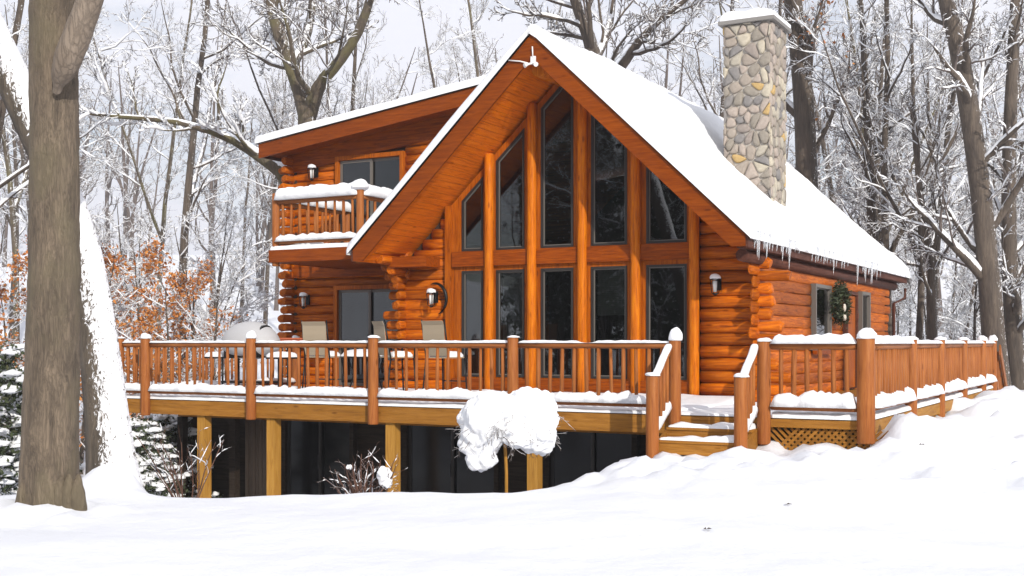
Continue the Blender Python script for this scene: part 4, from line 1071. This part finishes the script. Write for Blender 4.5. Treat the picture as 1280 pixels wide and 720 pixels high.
while n_ < 76 and tries < 6000:
    tries += 1
    Y = 27 + 48 * R.random() ** 1.1; X = (R.uniform(-1, 1)) * (Y * .47 + 1.5)
    if not free(X, Y, 2.0 if Y > 40 else 2.6): continue
    if Y < 34 and abs(X - P(1215, 0, Y).x) < 1.5: continue
    k = R.choices([0, 1, 2, 3, 4], [2.4, 1.2, 2.4, 3.4, 3.4] if X < 0 else [3, 1.2, 3, 2.6, 2.6])[0]
    if Y < 36 and k < 3 and R.random() < .5: k = R.choice([3, 4])
    plant(k, X, Y, R.uniform(0, 6.28), R.uniform(.8, 1.15)); placed.append((X, Y)); n_ += 1
R2 = random.Random(31); c_ = 0
while c_ < 26:
    Y = R2.uniform(27, 60); X = Y * R2.uniform(.26, .46)
    if not free(X, Y, 1.5): continue
    plant(R2.choice([3, 4, 3, 4, 0]), X, Y, R2.uniform(0, 6.28), R2.uniform(.6, 1.1)); placed.append((X, Y)); c_ += 1
for X, Y, sc in ((-12.6, 28, .7), (-10.6, 30, .8), (-14.6, 31, .95), (-9.6, 33.5, .8), (-12.4, 34, .9), (-16.5, 35, .95), (-13.5, 26, .7), (-17.5, 29, .9), (-8.6, 27.5, .6), (-19, 33, 1.0), (-15.8, 27, .7), (-13, 24.5, .6), (-18.5, 26, .8), (-10, 38, .9), (-17, 38, 1.0), (-11.4, 36.5, 1.0), (-15, 38, 1.0)):
    plant(5, X, Y, R.uniform(0, 6.28), sc * R.uniform(.85, 1.05))
# woods beside and behind the photographer: the windows look back at them
for i in range(46):
    a = math.radians(R.uniform(188, 236)); d = R.uniform(17, 52); X, Y = 3 + d * math.cos(a), d * math.sin(a) + 8
    if abs(X) < 4 and abs(Y) < 4: continue
    plant(R.choice([0, 1, 2, 3]), X, Y, R.uniform(0, 6.28), R.uniform(.8, 1.1))

# the far wood reads as one mass: one object
far_cfg = cfgv(L1=4.5, n={1: 11, 2: 6, 3: 4}, rmin=.016)
src = [wood_tree(300 + i, 19, .24, far_cfg, 3, .2, .03, 1) for i in range(3)]
rs = np.random.default_rng(5); ch0 = []
flat = []
for ln in src:
    ck = []
    for l in (0, 1, 2, 3):
        for P_, R_ in group_by_n(ln[l]): ck.append(tube_arrays(P_[:, ::2] if l < 2 else P_[:, ::2], R_[:, ::2], 4 if l < 2 else 3) + (0,))
    sn = snow_tubes([(a[::2], b_[::2]) for l in (1, 2, 3) for a, b_ in ln[l]], rs, 1.7, .7, 3)
    flat.append(ck + [(a, b_, 1) for a, b_, _ in sn])
for i in range(95):
    Y = rs.uniform(74, 150); X = rs.uniform(-1, 1) * (Y * .48 + 3); q = rs.uniform(0, 6.28); sc = rs.uniform(.8, 1.2)
    c_, s_ = math.cos(q) * sc, math.sin(q) * sc; gz = ground_z(X, Y)
    for V, F, mi in flat[i % 3]:
        V2 = np.stack([V[:, 0] * c_ - V[:, 1] * s_ + X, V[:, 0] * s_ + V[:, 1] * c_ + Y, V[:, 2] * sc + gz], 1); ch0.append((V2, F, mi))
o = np_mesh('distant_wood', ch0, [M['twig'], M['snow']], True); o['kind'] = 'stuff'; o['label'] = 'hazy mass of snowy bare trees far behind the cabin'; o['category'] = 'wood'
print('far verts', len(o.data.vertices))

# single trees one can point to
NEAR = cfgv(L1=3.0, rmin=.008)
big = photo_tree('large_tree', 'big grey brown trunk in the left foreground with a broken stub limb', [(61, 645, 78), (62, 560, 76), (66, 440, 70), (68, 300, 66), (68, 150, 63), (66, 0, 62), (66, -160, 56), (70, -400, 48)], 11.7, 41, (M['bark_big'], M['twig']), NEAR, nl=3, t0=.8, maxlevel=2, keep=.4)
m_ = MB(); a = P(72, 112, 11.35); 
m_.tube([P(70, 118, 11.45), P(76, 96, 11.33), P(92, 55, 11.25), P(108, 12, 11.2), P(128, -40, 11.1), P(165, -130, 10.8)], [w / 2 / FPX * 11.3 for w in (24, 37, 36, 33, 30, 24)], 14)
ORIG[big.name] = ORIG[big.name]; m_.build('limb', M['bark_pale'], big)
m_ = MB(); m_.strip(P(84, 44, 11.2), P(104, 2, 11.17), .09, .10, 3, .04, .4); m_.build('snow', M['snow'], big)
# bark flare at the foot
m_ = MB()
for i in range(7):
    x = 30 + i * 11; m_.tube([P(x + (46 - x) * .0 - (62 - x) * .12, 646, 11.6), P(x, 622, 11.5), P(x + 2, 590, 11.52)], [.10, .085, .03], 8)
m_.build('root_flare', M['bark_big'], big)
for ob in big.children:
    if ob.name.startswith(('trunk', 'limb', 'root_flare')):
        md = ob.modifiers.new('subdivide', 'SUBSURF'); md.levels = md.render_levels = 4 if ob.name.startswith('trunk') else 3
        tb = bpy.data.textures.get('bark_lumps') or bpy.data.textures.new('bark_lumps', 'CLOUDS'); tb.noise_scale = .22; tb.noise_depth = 4
        md = ob.modifiers.new('lumps', 'DISPLACE'); md.texture = tb; md.strength = .032; md.mid_level = .5; md.texture_coords = 'LOCAL'

photo_tree('leaning_tree', 'leaning trunk plastered with snow just behind the big foreground trunk', [(145, 622, 76), (138, 560, 58), (130, 480, 52), (118, 390, 48), (100, 300, 46), (70, 220, 44), (38, 150, 42), (8, 80, 44), (-30, 0, 42), (-80, -120, 38)], 13.6, 42, (M['bark_plaster'], M['twig']), NEAR, nl=0)
photo_tree('forked_tree', 'mossy forked tree rising behind the upper balcony roof', [(392, 560, 28), (390, 330, 26), (385, 200, 24), (383, 140, 23), (366, 90, 17), (345, 30, 16), (336, -20, 14), (325, -160, 8)], 37, 43, (M['bark_moss'], M['twig']), cfgv(L1=4.0, rmin=.012), nl=9, t0=.5,
           extra=(([(385, 145, 22), (400, 105, 17), (425, 75, 14), (450, 35, 12), (470, -30, 9), (480, -110, 5)], 35, 6), ([(364, 85, 14), (385, 40, 11), (392, -20, 8), (400, -100, 5)], 39, 5)))
photo_tree('bent_tree', 'snowy bowed limb reaching left in front of the woods beside the balcony', [(372, 560, 24), (374, 400, 24), (370, 260, 22), (352, 214, 20), (325, 196, 16), (298, 178, 13), (262, 163, 10), (210, 150, 8), (150, 146, 6), (104, 141, 4)], 27.5, 44, (M['bark_moss'], M['twig']), cfgv(L1=2.0, rmin=.007, up=.5), nl=12, t0=.42, snow_thick=2.2)
photo_tree('tall_tree', 'dark trunk with a few orange leaves standing just right of the stone chimney', [(1012, 560, 34), (1010, 330, 30), (1008, 200, 27), (1004, 120, 25), (998, 50, 24), (990, -10, 22), (985, -150, 18)], 37, 45, BM, cfgv(L1=3.4, rmin=.011), nl=9, t0=.3, leaves=260, leaf_size=.10)
photo_tree('tall_tree', 'tall dark leaning trunk at the right edge behind the end of the deck', [(1252, 520, 34), (1243, 430, 29), (1236, 340, 27), (1226, 240, 25), (1214, 150, 25), (1200, 70, 22), (1183, 0, 20), (1160, -110, 16)], 31, 46, (M['bark_dark'], M['twig']), cfgv(L1=3.6, rmin=.009), nl=11, t0=.2, snow_thick=1.4)
photo_tree('slim_tree', 'slim double stemmed tree above the right end of the roof', [(1098, 560, 17), (1093, 380, 15), (1090, 250, 13), (1084, 150, 10), (1079, 50, 7), (1072, -60, 4)], 36, 47, BM, cfgv(L1=3.0, rmin=.009), nl=14, t0=.35, extra=(([(1100, 560, 13), (1102, 330, 11), (1096, 230, 9), (1100, 120, 6), (1108, 20, 3)], 38, 7),))
photo_tree('spreading_tree', 'dark spreading tree whose crown shows above the gable ridge', [(752, 560, 30), (752, 260, 26), (748, 120, 22), (740, 60, 18), (722, 10, 14), (700, -60, 8)], 39, 48, BM, cfgv(L1=4.6, rmin=.013), nl=8, t0=.55, extra=(([(748, 110, 16), (775, 85, 13), (800, 50, 11), (830, 20, 8), (870, -10, 5)], 37, 6), ([(744, 75, 12), (762, 30, 10), (770, -50, 6)], 42, 5)))
photo_tree('slim_tree', 'slim grey trunk between the cabin and the leaning tree at the right', [(1168, 520, 14), (1165, 400, 13), (1162, 320, 11), (1150, 240, 8), (1140, 130, 5)], 33, 49, BM, cfgv(L1=2.4, rmin=.008), nl=9, t0=.3)
photo_tree('tall_tree', 'dark trunk cut by the right edge of the picture, hung with snowy branches', [(1275, 520, 24), (1268, 420, 22), (1262, 320, 19), (1262, 180, 17), (1268, 40, 14), (1272, -80, 10)], 34, 50, BM, cfgv(L1=3.2, rmin=.009), nl=13, t0=.15, snow_thick=1.6)

# shrubs
def twig_shrub(name, label, base, H, spread, n, seed, r=.012, snowk=.5, mats=BM, lumps=(), cat='shrub'):
    rs = np.random.default_rng(seed); lines = new_lines(); t = thing(name, label, cat, base, None, False)
    for i in range(n):
        a = rs.uniform(0, 6.28); q = rs.uniform(.1, spread); d = np.array((math.cos(a) * q, math.sin(a) * q, 1.0)); d /= np.linalg.norm(d)
        l1 = grow_line(np.array(base) + (math.cos(a) * .12 * q, math.sin(a) * .12 * q, -.1), d, H * rs.uniform(.7, 1.15), r, .004, 8, .08, .01, rs); lines[2].append(l1)
        c = cfgv(rmin=.003, len={3: .45, 4: .4}, n={3: 4, 4: 2}); branch_out(lines, l1, 3, 4, c, rs, .3)
    np_mesh('stems', [(tube_arrays(P_, R_, 5 if l == 2 else 3) + (0,)) for l in (2, 3, 4) for P_, R_ in group_by_n(lines[l])], [mats[1]], True, t, base)
    np_mesh('snow', [c for l in (2, 3) for c in snow_tubes(lines[l], rs, .6, snowk, 4)], [M['snow']], True, t, base)
    if lumps:
        m_ = MB()
        for i, (c, r_) in enumerate(lumps): m_.blob(c, r_, i + seed, .2, 3)
        m_.build('snow', M['snow'], t)
    return t
twig_shrub('bare_shrub', 'bare brown multi stemmed shrub in front of the dark basement', tuple(P(458, 640, 14.6)), .75, .75, 22, 7, .016, .2, (None, M['twig_red']), [(P(480, 594, 14.4), (.09, .08, .10)), (P(484, 603, 14.4), (.06, .06, .07)), (P(437, 584, 14.5), (.04, .04, .03))])
twig_shrub('bare_shrub', 'thin red twigged shrub below the left end of the deck', tuple(P(235, 640, 16.4)), 1.3, .5, 12, 8, .012, .5, (None, M['twig_red']))

# weeping standard smothered in snow
o = P(633, 622, 13.9)
t = thing('snowy_weeping_shrub', 'small weeping shrub buried in lumpy snow on a thin stem before the deck', 'shrub', tuple(o), None, False)
MB().tube([P(633, 640, 13.9), P(633, 590, 13.9), P(631, 550, 13.9), P(636, 520, 13.9)], [.022, .02, .02, .015], 8).build('stem', M['lumber_z'], t)
m_ = MB(); R = random.Random(9)
for x, y, rx, rz in ((606, 528, 30, 34), (622, 512, 26, 22), (640, 516, 26, 20), (662, 512, 32, 26), (668, 534, 27, 30), (640, 535, 28, 20), (592, 548, 17, 24), (603, 572, 17, 15), (596, 578, 12, 10), (676, 552, 18, 17), (650, 550, 22, 10), (618, 503, 16, 10), (612, 552, 14, 14)):
    for k in range(2):
        m_.blob(P(x + R.uniform(-2, 2), y, 13.9 + R.uniform(-.2, .15)), (rx / FPX * 13.9, rx / FPX * 13.9 * R.uniform(.7, 1), rz / FPX * 13.9), x + y + k, .13, 3, 1, 2.0)
ob = m_.build('snow', M['snow'], t)
md = ob.modifiers.new('merge', 'REMESH'); md.mode = 'VOXEL'; md.voxel_size = .022; md.use_smooth_shade = True
tx = bpy.data.textures.new('lumps', 'CLOUDS'); tx.noise_scale = .11; tx.noise_depth = 3
md = ob.modifiers.new('lumps', 'DISPLACE'); md.texture = tx; md.strength = .11; md.mid_level = .5; md.texture_coords = 'LOCAL'
rs = np.random.default_rng(4); lines = new_lines()
for i in range(60):
    a = rs.uniform(0, 6.28); st_ = np.array(P(633, 535, 13.9)) + rs.normal(0, .05, 3); d = np.array((math.cos(a), math.sin(a), .5))
    lines[2].append(grow_line(st_, d / np.linalg.norm(d), rs.uniform(.40, .68), .012, .003, 8, .12, -.16, rs))
    branch_out(lines, lines[2][-1], 3, 4, cfgv(rmin=.003, up=-.2, len={3: .5, 4: .4}, n={3: 5, 4: 3}), rs, .3)
np_mesh('branches', [(tube_arrays(P_, R_, 4) + (0,)) for l in (2, 3, 4) for P_, R_ in group_by_n(lines[l])], [M['twig']], True, t, tuple(o))

# dark evergreen bushes with snow at the left edge
def evergreen(label, c, H, rad, seed):
    t = thing('evergreen_bush', label, 'bush', tuple(c), 'snowy evergreen bushes at the left edge', False)
    rs = np.random.default_rng(seed); lines = new_lines(); c0 = np.array(c)
    for i in range(70):
        zf = rs.uniform(0, 1); a = rs.uniform(0, 6.28); d = np.array((math.cos(a), math.sin(a), .35)); d /= np.linalg.norm(d)
        lines[2].append(grow_line(c0 + (0, 0, zf * H * .9), d, rad * (1.1 - .75 * zf) * rs.uniform(.7, 1.1), .02, .005, 8, .08, -.06, rs))
    np_mesh('branches', [(tube_arrays(P_, R_, 4) + (0,)) for P_, R_ in group_by_n(lines[2])], [M['twig']], True, t, tuple(c))
    np_mesh('foliage', [leaf_chunk(lines[2], 4500, .042, rs, .07)], [M['needle']], False, t, tuple(c))
    m_ = MB()
    for (P_, R_) in lines[2]:
        if rs.random() < .92:
            for q in (2, 4, 5, 7):
                if rs.random() < .8: m_.blob(P_[q] + (0, 0, .05), (.13 * rs.uniform(.5, 1.1), .13 * rs.uniform(.5, 1.1), .06 * rs.uniform(.6, 1.2)), q + seed, .3, 1, .4, 2)
    m_.build('snow', M['snow'], t)
    np_mesh('snow', snow_tubes(lines[2], rs, 1.5, .9, 4), [M['snow']], True, t, tuple(c))
for i, (x, y, Y, H, rad) in enumerate(((8, 640, 16, 2.3, 1.0), (-30, 640, 17.5, 2.5, 1.1), (20, 640, 20, 2.6, 1.2), (178, 640, 21.5, 1.7, .8), (205, 645, 23.5, 2.2, 1.0))):
    lab = ['dark evergreen bush with snow clumps at the left edge nearest the big trunk', 'largest dark evergreen bush cut by the left edge of the picture', 'evergreen bush seen between the left edge and the big trunk, farther back', 'snow loaded bush under the left end of the deck', 'snow loaded bush farther back behind the corner post of the deck'][i]
    evergreen(lab, P(x, y, Y), H, rad, 60 + i)

# conifers in the woods the windows look back at
def conifer(x, y):
    c = (x, y, ground_z(x, y)); t = thing('pine_tree', 'tall dark snowy pine reflected in the cabin windows', 'tree', c, 'pines reflected in the cabin windows', False)
    rs = np.random.default_rng(88); l0 = [grow_line(np.array(c) - (0, 0, .3), (0, 0, 1), 14, .2, .03, 13, .01, 0, rs)]; l2 = []
    for i in range(170):
        zf = rs.uniform(.12, .98); a = rs.uniform(0, 6.28); d = np.array((math.cos(a), math.sin(a), -.05)); L = 3.0 * (1.08 - zf) * rs.uniform(.75, 1.1)
        l2.append(grow_line(np.array(c) + (0, 0, 13.6 * zf), d, L, .04, .01, 8, .05, -.03, rs))
    np_mesh('trunk', [tube_arrays(*stack(l0), 8) + (0,)], [M['bark_dark']], True, t, c)
    np_mesh('crown', [tube_arrays(*stack(l2), 4) + (1,), leaf_chunk(l2, 16000, .16, rs, .16)], [M['needle'], M['twig']], False, t, c)
    np_mesh('snow', snow_tubes([(a, b_ * 2.2) for a, b_ in l2], rs, 3, .6, 4), [M['snow']], True, t, c)
    return t
R = random.Random(21); pine = None; spots = []
while len(spots) < 20:
    a = math.radians(R.uniform(190, 230)); d = R.uniform(20, 44); X, Y = 3 + d * math.cos(a), d * math.sin(a) + 8
    if all((X - p) ** 2 + (Y - q) ** 2 > 9 for p, q in spots): spots.append((X, Y))
for X, Y in spots:
    if pine is None: pine = conifer(X, Y); continue
    t = copy_tree(pine); k = R.uniform(.75, 1.15); t.location = (X, Y, ground_z(X, Y)); t.rotation_euler = (0, 0, R.uniform(0, 6.28)); t.scale = (k, k, k)

# a few fallen leaves on the snow
R = random.Random(4)
for i, (x, y) in enumerate(((985, 634), (885, 664), (1152, 548))):
    Yg = 1.6 * FPX / (y - HOR)
    for _ in range(6):
        q = P(x, y, Yg); gz = ground_z(q.x, q.y); Yg = (EYE - gz) * FPX / (y - HOR)
    q = P(x, y, Yg); gz = ground_z(q.x, q.y) + .012
    m_ = MB(); a = R.uniform(0, 6.28); pts = []
    for j in range(10):
        rr = .032 if j % 2 == 0 else .016; pts.append((q.x + rr * 1.3 * math.cos(a + j * .628), q.y + rr * math.sin(a + j * .628), gz + .012 * (j % 2) + R.uniform(0, .012)))
    m_.add(pts + [(q.x, q.y, gz + .004)], [(j, (j + 1) % 10, 10) for j in range(10)])
    o = m_.build('fallen_leaf', M['bark_dark']); o['category'] = 'leaf'; o['group'] = 'fallen leaves on the snow'; o['label'] = 'small brown fallen leaf lying on the foreground snow'


# the pale winter air
hz = MB().box((-365, -75, -4), (365, 410, 52)).build('haze', bpy.data.materials.new('haze_air')); hz['kind'] = 'stuff'; hz['label'] = 'pale winter haze in the air'; hz['category'] = 'haze'
hm = hz.data.materials[0]; hm.use_nodes = True; hn = hm.node_tree.nodes; hn.remove(hn['Principled BSDF'])
pv_ = hn.new('ShaderNodeVolumePrincipled'); pv_.inputs['Color'].default_value = (.93, .95, 1, 1); pv_.inputs['Density'].default_value = .0010; pv_.inputs['Anisotropy'].default_value = .2
hm.node_tree.links.new(pv_.outputs[0], hn['Material Output'].inputs['Volume'])
